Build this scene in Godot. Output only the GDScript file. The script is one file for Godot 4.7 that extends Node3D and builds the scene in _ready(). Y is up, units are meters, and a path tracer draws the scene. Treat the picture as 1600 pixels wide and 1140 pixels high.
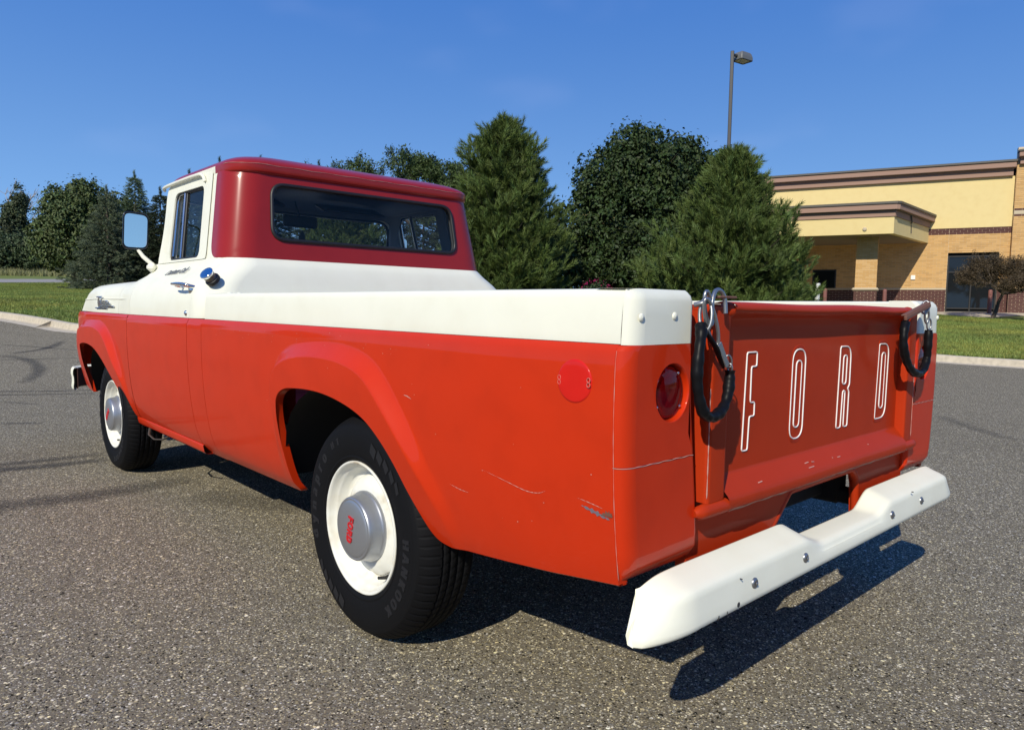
extends Node3D
# An old two-tone pickup truck on a car park, seen from behind its left rear corner.
# The truck stands along the z axis with its tailgate at z = 0 and its nose towards -z.

class MB:
	# collects shapes of one mesh; smooth inside each shape, creased between shapes
	var v := PackedVector3Array()
	var c := PackedColorArray()
	var uv := PackedVector2Array()
	var ix := PackedInt32Array()
	var use_uv := false
	var tint := Color(1, 1, 1)
	func put(p: Vector3) -> int:
		v.append(p); c.append(tint)
		if use_uv: uv.append(Vector2(p.x, p.z))
		return v.size() - 1
	func tri(a: Vector3, b: Vector3, d: Vector3) -> void:
		var i := put(a); put(b); put(d)
		ix.append_array([i, i + 1, i + 2])
	func quad(a: Vector3, b: Vector3, d: Vector3, e: Vector3) -> void:
		var i := put(a); put(b); put(d); put(e)
		ix.append_array([i, i + 1, i + 2, i, i + 2, i + 3])
	func grid(rows: Array, closed := false, closed_rows := false, flip := false) -> void:
		var n: int = rows[0].size()
		var m: int = rows.size()
		var base := v.size()
		for r in rows:
			for p in r: put(p)
		for j in (m if closed_rows else m - 1):
			for i in (n if closed else n - 1):
				var a: int = base + j * n + i
				var b: int = base + j * n + (i + 1) % n
				var d: int = base + ((j + 1) % m) * n + (i + 1) % n
				var e: int = base + ((j + 1) % m) * n + i
				if flip: ix.append_array([a, d, b, a, e, d])
				else: ix.append_array([a, b, d, a, d, e])
	func box(ctr: Vector3, size: Vector3, bev := 0.0, b := Basis()) -> void:
		var h := size * 0.5
		if bev <= 0.0:
			for ax in 3:
				for s in [-1.0, 1.0]:
					var u := Vector3(); var w := Vector3(); var n := Vector3()
					n[ax] = s * h[ax]; u[(ax + 1) % 3] = h[(ax + 1) % 3] * s; w[(ax + 2) % 3] = h[(ax + 2) % 3]
					quad(ctr + b * (n - u - w), ctr + b * (n - u + w), ctr + b * (n + u + w), ctr + b * (n + u - w))
			return
		bev = minf(bev, minf(h.x, minf(h.y, h.z)) * 0.98)
		var g := h - Vector3.ONE * bev
		for ax in 3:
			for s in [-1.0, 1.0]:
				var u := Vector3(); var w := Vector3(); var n := Vector3()
				n[ax] = s * h[ax]; u[(ax + 1) % 3] = g[(ax + 1) % 3] * s; w[(ax + 2) % 3] = g[(ax + 2) % 3]
				quad(ctr + b * (n - u - w), ctr + b * (n - u + w), ctr + b * (n + u + w), ctr + b * (n + u - w))
		for ax in 3:
			var i1 := (ax + 1) % 3
			var i2 := (ax + 2) % 3
			for s1 in [-1.0, 1.0]:
				for s2 in [-1.0, 1.0]:
					var p := Vector3(); var q := Vector3(); var l := Vector3()
					p[i1] = s1 * h[i1]; p[i2] = s2 * g[i2]
					q[i1] = s1 * g[i1]; q[i2] = s2 * h[i2]
					l[ax] = g[ax] * s1 * s2
					quad(ctr + b * (p - l), ctr + b * (p + l), ctr + b * (q + l), ctr + b * (q - l))
		for sx in [-1.0, 1.0]:
			for sy in [-1.0, 1.0]:
				for sz in [-1.0, 1.0]:
					var p1 := Vector3(sx * h.x, sy * g.y, sz * g.z)
					var p2 := Vector3(sx * g.x, sy * h.y, sz * g.z)
					var p3 := Vector3(sx * g.x, sy * g.y, sz * h.z)
					if sx * sy * sz > 0: tri(ctr + b * p1, ctr + b * p3, ctr + b * p2)
					else: tri(ctr + b * p1, ctr + b * p2, ctr + b * p3)
	func tube(pts: Array, rad, sides := 8, closed := false, caps := true, flat := 1.0) -> void:
		# rad: a number or one per point; flat squeezes the section along its second axis
		var n := pts.size()
		var rows := []
		var t0: Vector3 = (pts[1] - pts[0]).normalized()
		var nn := t0.cross(Vector3(0.31, 0.9, 0.27)).normalized()
		for i in n:
			var t: Vector3
			if closed: t = (pts[(i + 1) % n] - pts[(i + n - 1) % n]).normalized()
			else: t = (pts[mini(i + 1, n - 1)] - pts[maxi(i - 1, 0)]).normalized()
			nn = (nn - t * nn.dot(t)).normalized()
			var bb := t.cross(nn)
			var r: float = rad[i] if rad is Array else rad
			var row := []
			for k in sides:
				var a := TAU * k / sides
				row.append(pts[i] + nn * cos(a) * r + bb * sin(a) * r * flat)
			rows.append(row)
		grid(rows, true, closed)
		if caps and not closed:
			for e in [0, n - 1]:
				var mid := put(pts[e])
				var base := v.size()
				for p in rows[e]: put(p)
				for k in sides:
					if e == 0: ix.append_array([mid, base + (k + 1) % sides, base + k])
					else: ix.append_array([mid, base + k, base + (k + 1) % sides])
	func lathe(prof: Array, x: Transform3D, segs := 48) -> void:
		# prof: Vector2(radius, height along the local y)
		var rows := []
		for q in prof:
			var row := []
			for k in segs:
				var a := TAU * k / segs
				row.append(x * Vector3(q.x * cos(a), q.y, q.x * sin(a)))
			rows.append(row)
		grid(rows, true)
	func plate(poly: PackedVector2Array, x: Transform3D, thick: float) -> void:
		# a flat shape in local xy, from z = 0 to z = thick
		var t := Geometry2D.triangulate_polygon(poly)
		for k in range(0, t.size(), 3):
			var a := poly[t[k]]; var b := poly[t[k + 1]]; var d := poly[t[k + 2]]
			tri(x * Vector3(a.x, a.y, thick), x * Vector3(b.x, b.y, thick), x * Vector3(d.x, d.y, thick))
			tri(x * Vector3(a.x, a.y, 0), x * Vector3(d.x, d.y, 0), x * Vector3(b.x, b.y, 0))
		for k in poly.size():
			var a := poly[k]; var b := poly[(k + 1) % poly.size()]
			quad(x * Vector3(a.x, a.y, 0), x * Vector3(b.x, b.y, 0), x * Vector3(b.x, b.y, thick), x * Vector3(a.x, a.y, thick))
	func ring(inner: Array, outer: Array, n: int, f: Callable) -> void:
		# fills between two closed outlines of equal count; f maps Vector2 to a point
		var rows := []
		for j in n + 1:
			var row := []
			for i in inner.size(): row.append(f.call((inner[i] as Vector2).lerp(outer[i], float(j) / n)))
			rows.append(row)
		grid(rows, true)
	func text(word: String, font: Font, size: float, depth: float, x: Transform3D) -> void:
		var t := TextMesh.new()
		t.text = word; t.font = font; t.font_size = 64; t.pixel_size = size / 64.0; t.depth = depth; t.curve_step = 4.0
		for s in t.get_surface_count():
			var a := t.surface_get_arrays(s)
			var pv: PackedVector3Array = a[Mesh.ARRAY_VERTEX]
			var pi = a[Mesh.ARRAY_INDEX]
			if pi == null or pi.is_empty():
				pi = PackedInt32Array(range(pv.size()))
			for k in range(0, pi.size(), 3):
				tri(x * pv[pi[k]], x * pv[pi[k + 1]], x * pv[pi[k + 2]])
	func mesh(mat: Material) -> ArrayMesh:
		var nn := PackedVector3Array()
		nn.resize(v.size())
		for k in range(0, ix.size(), 3):
			var a := v[ix[k]]; var b := v[ix[k + 1]]; var d := v[ix[k + 2]]
			var f := (d - a).cross(b - a)
			nn[ix[k]] += f; nn[ix[k + 1]] += f; nn[ix[k + 2]] += f
		for k in nn.size(): nn[k] = nn[k].normalized() if nn[k].length_squared() > 1e-20 else Vector3.UP
		var arr := []
		arr.resize(Mesh.ARRAY_MAX)
		arr[Mesh.ARRAY_VERTEX] = v; arr[Mesh.ARRAY_NORMAL] = nn; arr[Mesh.ARRAY_COLOR] = c; arr[Mesh.ARRAY_INDEX] = ix
		if use_uv: arr[Mesh.ARRAY_TEX_UV] = uv
		var m := ArrayMesh.new()
		m.add_surface_from_arrays(Mesh.PRIMITIVE_TRIANGLES, arr)
		m.surface_set_material(0, mat)
		return m

var M := {}
var taken := {}

func numbered(called: String) -> String:
	var k: int = taken.get(called, -1) + 1
	taken[called] = k
	return called if k == 0 else "%s_%03d" % [called, k]

func obj(called: String, b: MB, mat: Material, parent: Node = self) -> MeshInstance3D:
	var o := MeshInstance3D.new()
	o.name = numbered(called) if parent == self else called
	o.mesh = b.mesh(mat)
	parent.add_child(o, true)
	return o

func tag(o: Node, label: String, category: String, group := "") -> void:
	o.set_meta("label", label); o.set_meta("category", category)
	if group: o.set_meta("group", group)

func struct(called: String, b: MB, mat: Material) -> MeshInstance3D:
	var o := obj(called, b, mat)
	o.set_meta("kind", "structure")
	return o

func thing(called: String, at: Vector3, label: String, category: String, group := "") -> Node3D:
	var o := Node3D.new()
	o.name = numbered(called)
	o.position = at
	add_child(o)
	tag(o, label, category, group)
	return o

func part_node(called: String, parent: Node) -> Node3D:
	var o := Node3D.new()
	o.name = called
	parent.add_child(o, true)
	return o

func lin(r: float, g: float, b: float) -> Color:
	return Color(r, g, b).linear_to_srgb()

func mat(col: Color, rough := 0.6, metal := 0.0, spec := 0.5) -> StandardMaterial3D:
	var m := StandardMaterial3D.new()
	m.albedo_color = col; m.roughness = rough; m.metallic = metal; m.metallic_specular = spec
	return m

func noise_tex(freq: float, seed_: int, ramp: Array, size := 512, oct := 4, kind := FastNoiseLite.TYPE_SIMPLEX_SMOOTH, normal := 0.0) -> NoiseTexture2D:
	var f := FastNoiseLite.new()
	f.seed = seed_; f.frequency = freq; f.fractal_octaves = oct; f.noise_type = kind
	var t := NoiseTexture2D.new()
	t.width = size; t.height = size; t.seamless = true; t.noise = f
	if normal > 0.0:
		t.as_normal_map = true; t.bump_strength = normal
	elif ramp:
		var g := Gradient.new()
		var off := PackedFloat32Array(); var cols := PackedColorArray()
		for r in ramp:
			off.append(r[0]); cols.append(r[1])
		g.offsets = off; g.colors = cols
		t.color_ramp = g
	return t

func tri_map(m: StandardMaterial3D, scale: float, world := false) -> void:
	m.uv1_triplanar = true
	m.uv1_world_triplanar = world
	m.uv1_scale = Vector3.ONE * scale

func paint(col: Color, rough: float, coat: float, wave: Texture2D, grime: Texture2D) -> StandardMaterial3D:
	var m := mat(col, rough, 0.0, 0.2)
	m.clearcoat_enabled = coat > 0.0
	m.clearcoat = coat
	m.clearcoat_roughness = 0.08
	m.normal_enabled = true; m.normal_texture = wave; m.normal_scale = 0.45
	m.albedo_texture = grime
	tri_map(m, 0.9)
	return m

# smooth curve through a table of [x, y]
func tab(t: Array, x: float) -> float:
	var n := t.size()
	if x <= t[0][0]: return t[0][1]
	if x >= t[n - 1][0]: return t[n - 1][1]
	var k := 0
	while x > t[k + 1][0]: k += 1
	var h: float = t[k + 1][0] - t[k][0]
	var d: float = (t[k + 1][1] - t[k][1]) / h
	var d0: float = d
	var d1: float = d
	if k > 0:
		var e: float = (t[k][1] - t[k - 1][1]) / (t[k][0] - t[k - 1][0])
		d0 = 0.0 if e * d <= 0.0 else 2.0 * e * d / (e + d)
	if k < n - 2:
		var e2: float = (t[k + 2][1] - t[k + 1][1]) / (t[k + 2][0] - t[k + 1][0])
		d1 = 0.0 if e2 * d <= 0.0 else 2.0 * e2 * d / (e2 + d)
	var s: float = (x - t[k][0]) / h
	return (2 * s * s * s - 3 * s * s + 1) * t[k][1] + (s * s * s - 2 * s * s + s) * h * d0 + (3 * s * s - 2 * s * s * s) * t[k + 1][1] + (s * s * s - s * s) * h * d1

func resample(pts: Array, n: int, closed := false) -> Array:
	var q := pts.duplicate()
	if closed: q.append(pts[0])
	var cum := [0.0]
	for i in q.size() - 1: cum.append(cum[i] + q[i].distance_to(q[i + 1]))
	var total: float = cum[-1]
	var out := []
	var k := 0
	for i in n:
		var s := total * i / float(n if closed else n - 1)
		while k < q.size() - 2 and cum[k + 1] < s: k += 1
		out.append(q[k].lerp(q[k + 1], clampf((s - cum[k]) / maxf(cum[k + 1] - cum[k], 1e-9), 0, 1)))
	return out

# rounds the corners of a closed outline; r is one radius or one per corner
func rounded(poly: Array, r, steps := 6) -> Array:
	var out := []
	var n := poly.size()
	for i in n:
		var p: Vector2 = poly[i]
		var a: Vector2 = poly[(i + n - 1) % n]
		var b: Vector2 = poly[(i + 1) % n]
		var rr: float = r[i] if r is Array else r
		var d := minf(rr, minf(p.distance_to(a), p.distance_to(b)) * 0.49)
		var s := p + (a - p).normalized() * d
		var e := p + (b - p).normalized() * d
		for k in steps + 1:
			var t := float(k) / steps
			out.append(s.lerp(p, t).lerp(p.lerp(e, t), t))
	return out

# Catmull-Rom through points
func curve_through(pts: Array, per := 6, closed := false) -> Array:
	var out := []
	var n := pts.size()
	for i in (n if closed else n - 1):
		var p0 = pts[(i + n - 1) % n] if closed else pts[maxi(i - 1, 0)]
		var p1 = pts[i]
		var p2 = pts[(i + 1) % n]
		var p3 = pts[(i + 2) % n] if closed else pts[mini(i + 2, n - 1)]
		for k in per:
			var t := float(k) / per
			out.append(0.5 * ((2 * p1) + (p2 - p0) * t + (2 * p0 - 5 * p1 + 4 * p2 - p3) * t * t + (3 * p1 - p0 - 3 * p2 + p3) * t * t * t))
	if not closed: out.append(pts[-1])
	return out

func ss(a: float, b: float, x: float) -> float:
	return smoothstep(a, b, x)

# ---------------------------------------------------------------- ground
const AHEAD := Vector2(0.6753, -0.7376)      # the way the street side of the car park lies
const EYE := Vector2(-2.111, 0.925)

func ground_at(x: float, z: float) -> float:
	var q := Vector2(x, z) - EYE
	var d := q.dot(AHEAD)
	var side := q.dot(Vector2(-AHEAD.y, AHEAD.x))
	if d <= 0.0: return 0.0
	var phi := rad_to_deg(atan2(side, d))
	var l := tab([[0, 0], [8, 0], [10, 0.08], [25, 1.0], [38, 1.48], [60, 2.75], [85, 5.0], [120, 6.2], [300, 7.0]], d)
	var r := tab([[0, 0], [12, 0], [14.6, 0.02], [17, 0.14], [30.5, 0.72], [33, 0.97], [60, 1.04], [300, 1.2]], d)
	return lerpf(l, r, ss(-24, 2, phi))

var kerb := []          # the kerb's foot, a closed line round the car park


func gp(p: Vector2, lift: float) -> Vector3:
	return Vector3(p.x, ground_at(p.x, p.y) + lift, p.y)

# ---------------------------------------------------------------- truck
const WB := [[0.33, 0.865], [0.36, 0.895], [0.40, 0.925], [0.47, 0.95], [0.56, 0.966], [0.70, 0.980], [0.85, 0.986], [0.95, 0.985], [0.985, 0.981], [0.998, 0.972]]
const REAR_AXLE := -1.038
const FRONT_AXLE := -4.053
var flare_rear := []
var flare_front := []

func poly_dist(p: Vector2, poly: Array) -> float:
	var d := 1e9
	var inside := false
	var n := poly.size()
	for i in n:
		var a: Vector2 = poly[i]
		var b: Vector2 = poly[(i + 1) % n]
		var ab := b - a
		var t := clampf((p - a).dot(ab) / ab.length_squared(), 0, 1)
		d = minf(d, p.distance_squared_to(a + ab * t))
		if (a.y > p.y) != (b.y > p.y) and p.x < (b.x - a.x) * (p.y - a.y) / (b.y - a.y) + a.x: inside = not inside
	return sqrt(d) * (1.0 if inside else -1.0)

func side_w(y: float, z: float) -> float:
	var w := tab(WB, y)
	if z > -1.9 and z < -0.3:
		w += 0.034 * pow(clampf((poly_dist(Vector2(z, y), flare_rear) + 0.012) / 0.050, 0, 1), 1.35) * lerpf(0.12, 1.0, ss(0.42, 0.80, y))
	if z < -3.5:
		w += 0.034 * pow(clampf((poly_dist(Vector2(z, y), flare_front) + 0.012) / 0.050, 0, 1), 1.35) * lerpf(0.12, 1.0, ss(0.42, 0.80, y))
	if z > -0.5: w -= 0.02 * ss(-0.5, 0.05, z)
	if z < -4.6: w -= 0.045 * pow((-4.6 - z) / 0.48, 2.2)
	return w

func skin(b: MB, low: Array, high: Array, rows: int, s: float) -> void:
	var g := []
	for j in rows + 1:
		var row := []
		var t := float(j) / rows
		for i in low.size():
			var p: Vector2 = (low[i] as Vector2).lerp(high[i], t)
			row.append(Vector3(s * side_w(p.y, p.x), p.y, p.x))
		g.append(row)
	b.grid(g)

func lip(b: MB, line: Array, s: float, depth := 0.03) -> void:
	var g := [[], [], []]
	for p in line:
		var w := side_w(p.y, p.x)
		g[0].append(Vector3(s * w, p.y, p.x))
		g[1].append(Vector3(s * (w - 0.004), p.y - 0.003, p.x))
		g[2].append(Vector3(s * (w - depth), p.y - 0.003, p.x))
	b.grid(g)

func flat_skin(b: MB, z0: float, z1: float, y0: float, y1: float, s: float, nz: int, ny: int) -> void:
	var low := []
	var high := []
	for i in nz + 1:
		var z := lerpf(z0, z1, float(i) / nz)
		low.append(Vector2(z, y0)); high.append(Vector2(z, y1))
	skin(b, low, high, ny, s)
	# turned edges so that the gaps look like folded sheet
	for z in [z0, z1]:
		var g := [[], []]
		for j in ny + 1:
			var y := lerpf(y0, y1, float(j) / ny)
			var w := side_w(y, z)
			g[0].append(Vector3(s * w, y, z)); g[1].append(Vector3(s * (w - 0.03), y, z))
		b.grid(g)

const UP_ROWS := [[0.968, 0.9995], [0.968, 1.03], [0.965, 1.07], [0.957, 1.11], [0.943, 1.145], [0.921, 1.176], [0.894, 1.203], [0.864, 1.228], [0.838, 1.249], [0.822, 1.268], [0.815, 1.294]]
const HOOD_ROWS := [[0.953, 0.9995], [0.951, 1.03], [0.948, 1.07], [0.940, 1.11], [0.927, 1.145], [0.903, 1.172], [0.865, 1.19], [0.78, 1.204], [0.58, 1.22], [0.3, 1.232], [0.0, 1.236]]

func back_z(w: float) -> float:
	return -2.52 + tab([[0.815, 0.0], [0.822, 0.030], [0.838, 0.042], [0.864, 0.053], [0.894, 0.064], [0.921, 0.074], [0.943, 0.085], [0.957, 0.096], [0.965, 0.106], [0.968, 0.112]], w)

func plan_x(w: float, zr: float, r: float, z: float) -> float:
	var t := z - (zr - r)
	if t <= 0.0: return w
	return w - r + sqrt(maxf(r * r - t * t, 0.0))

func polar(poly: Array, ctr: Vector2, sx: float, n: int) -> Array:
	var out := []
	for k in n:
		var a := TAU * k / n
		var d := Vector2(cos(a) / sx, sin(a))
		var best := 0.0
		for i in poly.size():
			var p: Vector2 = poly[i] - ctr
			var q: Vector2 = poly[(i + 1) % poly.size()] - ctr
			var e := q - p
			var den := d.cross(e)
			if absf(den) < 1e-9: continue
			var t := p.cross(e) / den
			var u := p.cross(d) / den
			if t > 0 and u >= -1e-6 and u <= 1.000001: best = maxf(best, t)
		out.append(ctr + d * best)
	return out

func roof_ring(inset: float, y: float, n := 192) -> Array:
	var hw := 0.752 - inset
	var z0 := -2.570 - inset
	var z1 := -3.63 + inset
	var o := rounded([Vector2(-hw, z1), Vector2(-hw, z0), Vector2(hw, z0), Vector2(hw, z1)], [0.2, 0.17 - inset * 0.1, 0.17 - inset * 0.1, 0.2], 10)
	# start in the middle of the front
	var pts := [Vector2(0, z1)]
	pts.append_array(o)
	var out := []
	for p in resample(pts, n, true): out.append(Vector3(p.x, y, p.y))
	return out

func rear_wall(q: Vector2, off := 0.0) -> Vector3:
	var t := (q.y - 1.294) / 0.41
	var w := lerpf(0.815, 0.755, t) + off
	var zr := lerpf(-2.52, -2.583, t) + off
	var r := 0.15 + off
	var half := w - r
	var s := absf(q.x)
	var g := signf(q.x)
	if s <= half: return Vector3(q.x, q.y, zr)
	var a := (s - half) / r
	if a <= PI / 2: return Vector3(g * (half + r * sin(a)), q.y, zr - r + r * cos(a))
	return Vector3(g * w, q.y, zr - r - (s - half - r * PI / 2))

func glass_side(q: Vector2, s: float, off := 0.0) -> Vector3:
	return Vector3(s * (0.815 - (q.y - 1.294) * 0.146 + off), q.y, q.x)

func front_wall(q: Vector2, off := 0.0) -> Vector3:
	var t := (q.y - 1.294) / 0.44
	var w := lerpf(0.80, 0.74, t) + off
	var zf := lerpf(-3.82, -3.585, t) - off
	var r := 0.24
	var half := w - r
	var s := absf(q.x)
	if s <= half: return Vector3(q.x, q.y, zf)
	var a := minf((s - half) / r, PI / 2)
	return Vector3(signf(q.x) * (half + r * sin(a)), q.y, zf + r - r * cos(a))

func letter_lines() -> Dictionary:
	# the raised outlines of the four tailgate letters, in the plane of the panel
	var d := {}
	var y0 := 0.713
	var y1 := 0.966
	d["f"] = [rounded([Vector2(-0.455, y1), Vector2(-0.405, y1), Vector2(-0.405, y1 - 0.037), Vector2(-0.431, y1 - 0.037), Vector2(-0.431, y1 - 0.13), Vector2(-0.409, y1 - 0.13), Vector2(-0.409, y1 - 0.166), Vector2(-0.433, y1 - 0.166), Vector2(-0.437, y0), Vector2(-0.465, y0)], 0.005, 3)]
	d["o"] = [rounded([Vector2(-0.207, y1), Vector2(-0.129, y1), Vector2(-0.133, y0), Vector2(-0.211, y0)], 0.05, 9),
		rounded([Vector2(-0.184, y1 - 0.032), Vector2(-0.152, y1 - 0.032), Vector2(-0.156, y0 + 0.032), Vector2(-0.188, y0 + 0.032)], 0.02, 6)]
	d["r"] = [rounded([Vector2(0.103, y1), Vector2(0.180, y1), Vector2(0.180, y1 - 0.124), Vector2(0.166, y1 - 0.132), Vector2(0.178, y1 - 0.142), Vector2(0.176, y0), Vector2(0.147, y0), Vector2(0.149, y0 + 0.115), Vector2(0.132, y0 + 0.115), Vector2(0.126, y0), Vector2(0.095, y0)], [0.006, 0.045, 0.014, 0.005, 0.014, 0.006, 0.006, 0.010, 0.010, 0.006, 0.006], 6),
		rounded([Vector2(0.128, y1 - 0.028), Vector2(0.154, y1 - 0.028), Vector2(0.152, y1 - 0.118), Vector2(0.126, y1 - 0.118)], 0.017, 6)]
	d["d"] = [rounded([Vector2(0.408, y1), Vector2(0.492, y1), Vector2(0.486, y0), Vector2(0.396, y0)], [0.006, 0.05, 0.05, 0.006], 8),
		rounded([Vector2(0.434, y1 - 0.03), Vector2(0.464, y1 - 0.03), Vector2(0.460, y0 + 0.034), Vector2(0.428, y0 + 0.034)], 0.016, 6)]
	return d

func make_wheel(hub_turn: float) -> MeshInstance3D:
	# a left wheel round the origin; local y of the lathes points outwards along the axle
	var s := -1.0
	var basis := Basis(Vector3(0, 1, 0), Vector3(-1, 0, 0), Vector3(0, 0, 1))
	var hubc := Vector3.ZERO
	var xf := Transform3D(basis, hubc)
	var b := MB.new()
	b.lathe([Vector2(0.206, -0.016), Vector2(0.213, -0.004), Vector2(0.214, 0.003), Vector2(0.211, 0.007), Vector2(0.206, 0.006), Vector2(0.202, -0.001), Vector2(0.2, -0.012), Vector2(0.193, -0.021), Vector2(0.188, -0.027), Vector2(0.183, -0.05), Vector2(0.172, -0.057), Vector2(0.164, -0.058), Vector2(0.161, -0.053)], xf, 96)
	b.lathe([Vector2(0.163, -0.06), Vector2(0.1625, -0.051), Vector2(0.158, -0.046), Vector2(0.148, -0.038), Vector2(0.135, -0.031), Vector2(0.12, -0.027), Vector2(0.0, -0.027)], xf, 96)
	b.lathe([Vector2(0.17, -0.06), Vector2(0.17, -0.2)], xf, 48)
	var rim := MeshInstance3D.new()
	rim.name = "wheel"
	rim.mesh = b.mesh(M.rim)
	# tyre
	b = MB.new()
	var prof := [[0.2, -0.02], [0.21, -0.004], [0.216, 0.004], [0.226, 0.009], [0.229, 0.0095], [0.2305, 0.0075], [0.234, 0.0085], [0.25, 0.0125], [0.27, 0.0145], [0.295, 0.0145], [0.315, 0.0115], [0.3165, 0.0095], [0.319, 0.0105], [0.335, 0.005], [0.3365, 0.0025], [0.340, 0.001], [0.350, -0.010], [0.3575, -0.020], [0.3635, -0.032], [0.3675, -0.044], [0.369, -0.052], [0.3695, -0.057]]
	for gr in [-0.0585, -0.088, -0.118, -0.148]:
		prof.append_array([[0.3700, gr], [0.3625, gr - 0.0015], [0.3620, gr - 0.0065], [0.3700, gr - 0.008], [0.3705, gr - 0.015], [0.3705, gr - 0.021]])
	prof.append_array([[0.3695, -0.172], [0.367, -0.182], [0.358, -0.196], [0.345, -0.206], [0.32, -0.214], [0.28, -0.214], [0.22, -0.20], [0.2, -0.19]])
	for q in prof:
		if q[0] > 0.23: q[0] = 0.23 + (q[0] - 0.23) * 0.944
		if q[1] < -0.05: q[1] = -0.05 + (q[1] + 0.05) * 0.90
	var rows := []
	var segs := 600
	for q in prof:
		var row := []
		for k in segs:
			var a := TAU * k / segs
			var r: float = q[0]
			var h: float = q[1]
			if h > -0.055 and h < 0.006 and r > 0.331 and k % 8 == 0: r -= 0.004 * ss(0.331, 0.343, r)
			elif h <= -0.055 and h > -0.165 and r > 0.3600:
				var slant := int(floor(-h * 1000.0 / 8.5))
				if (k + slant) % 8 == 0: r -= 0.003
			var p := xf * Vector3(r * cos(a), h, r * sin(a))
			row.append(p)
		rows.append(row)
	b.grid(rows, true)
	var tyre := obj("tyre", b, M.rubber, rim)
	# raised sidewall writing and wedges
	b = MB.new()
	var put_word := func(word: String, mid_deg: float, span: float, size: float, r: float, font: Font):
		for k in word.length():
			var a := deg_to_rad(mid_deg + (float(k) - (word.length() - 1) * 0.5) * span / word.length())
			# clockwise seen from outside, letter tops outwards
			var rad := Vector3(0, cos(a), sin(a) * (1.0 if s < 0 else -1.0))
			var right := Vector3(0, -sin(a), cos(a) * (1.0 if s < 0 else -1.0))
			var out := Vector3(s, 0, 0)
			for e in 3: b.text(word[k], font, size, 0.004, Transform3D(Basis(right, rad, out), hubc + rad * r + right * (e - 1) * 0.0022 + out * (0.0128 + 0.0003 * e)))
	put_word.call("HANKOOK", 112.0, 60.0, 0.044, 0.281, M.font_bold)
	put_word.call("dynapro", 283.0, 70.0, 0.050, 0.284, M.font_bold)
	put_word.call("HT", 332.0, 16.0, 0.03, 0.286, M.font_bold)
	for base_deg in [18.0, 196.0]:
		for k in 5:
			var a0 := deg_to_rad(base_deg + k * 8.0)
			var a1 := a0 + deg_to_rad(6.6)
			var r0 := 0.262 + 0.004 * k
			var r1 := 0.305
			var f := func(a: float, r: float) -> Vector3: return hubc + Vector3(s * 0.0162, cos(a) * r, sin(a) * r * (1.0 if s < 0 else -1.0))
			b.quad(f.call(a0, r0 + 0.012), f.call(a0, r1), f.call(a1, r1 - 0.010), f.call(a1, r0))
	obj("sidewall_lettering", b, M.rubber_light, rim)
	# hub cap
	b = MB.new()
	b.lathe([Vector2(0.1145, -0.032), Vector2(0.1145, -0.022), Vector2(0.112, -0.016), Vector2(0.108, -0.012), Vector2(0.1055, 0.004), Vector2(0.102, 0.022), Vector2(0.0985, 0.0275), Vector2(0.095, 0.0285), Vector2(0.0925, 0.026), Vector2(0.0895, 0.0285), Vector2(0.085, 0.031), Vector2(0.06, 0.035), Vector2(0.0, 0.037)], xf, 72)
	var cap := obj("hub_cap", b, M.hubcap, rim)
	b = MB.new()
	var rad := Vector3(0, cos(hub_turn), sin(hub_turn) * -s)
	var right := rad.cross(Vector3(s, 0, 0))
	for e in 3: b.text("FORD", M.font_bold, 0.034, 0.004, Transform3D(Basis(right, rad * 1.25, Vector3(s, 0, 0)), hubc + right * (e - 1) * 0.0007 + Vector3(s * (0.0365 + 0.0002 * e), 0, 0)))
	obj("red_lettering", b, M.red_print, rim)
	b = MB.new()
	var va := 2.62
	var vd := Vector3(0, cos(va), sin(va) * -s)
	b.tube([hubc + vd * 0.174 + Vector3(s * -0.055, 0, 0), hubc + vd * 0.173 + Vector3(s * -0.04, 0, 0), hubc + vd * 0.168 + Vector3(s * -0.015, 0, 0)], [0.008, 0.006, 0.005], 8)
	obj("valve_stem", b, M.black_rubber, rim)
	return rim

func scratch(parent: Node, line: Array, width: float, s: float, m: Material, off := 0.0012, called := "paint_scratch") -> void:
	# a chipped line lying on the flank
	var pts := curve_through(line, 8)
	var g := [[], []]
	for i in pts.size():
		var p: Vector2 = pts[i]
		var t: Vector2 = (pts[mini(i + 1, pts.size() - 1)] - pts[maxi(i - 1, 0)]).normalized()
		var nrm := Vector2(-t.y, t.x)
		var k := sin(PI * clampf((i + 0.3) / float(pts.size()), 0, 1)) * (0.7 + 0.5 * sin(i * 2.3))
		for e in 2:
			var q := p + nrm * width * 0.5 * k * (1.0 if e == 0 else -1.0)
			g[e].append(Vector3(s * (side_w(q.y, q.x) + off), q.y, q.x))
	var b := MB.new()
	b.grid(g)
	obj(called, b, m, parent)

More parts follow.
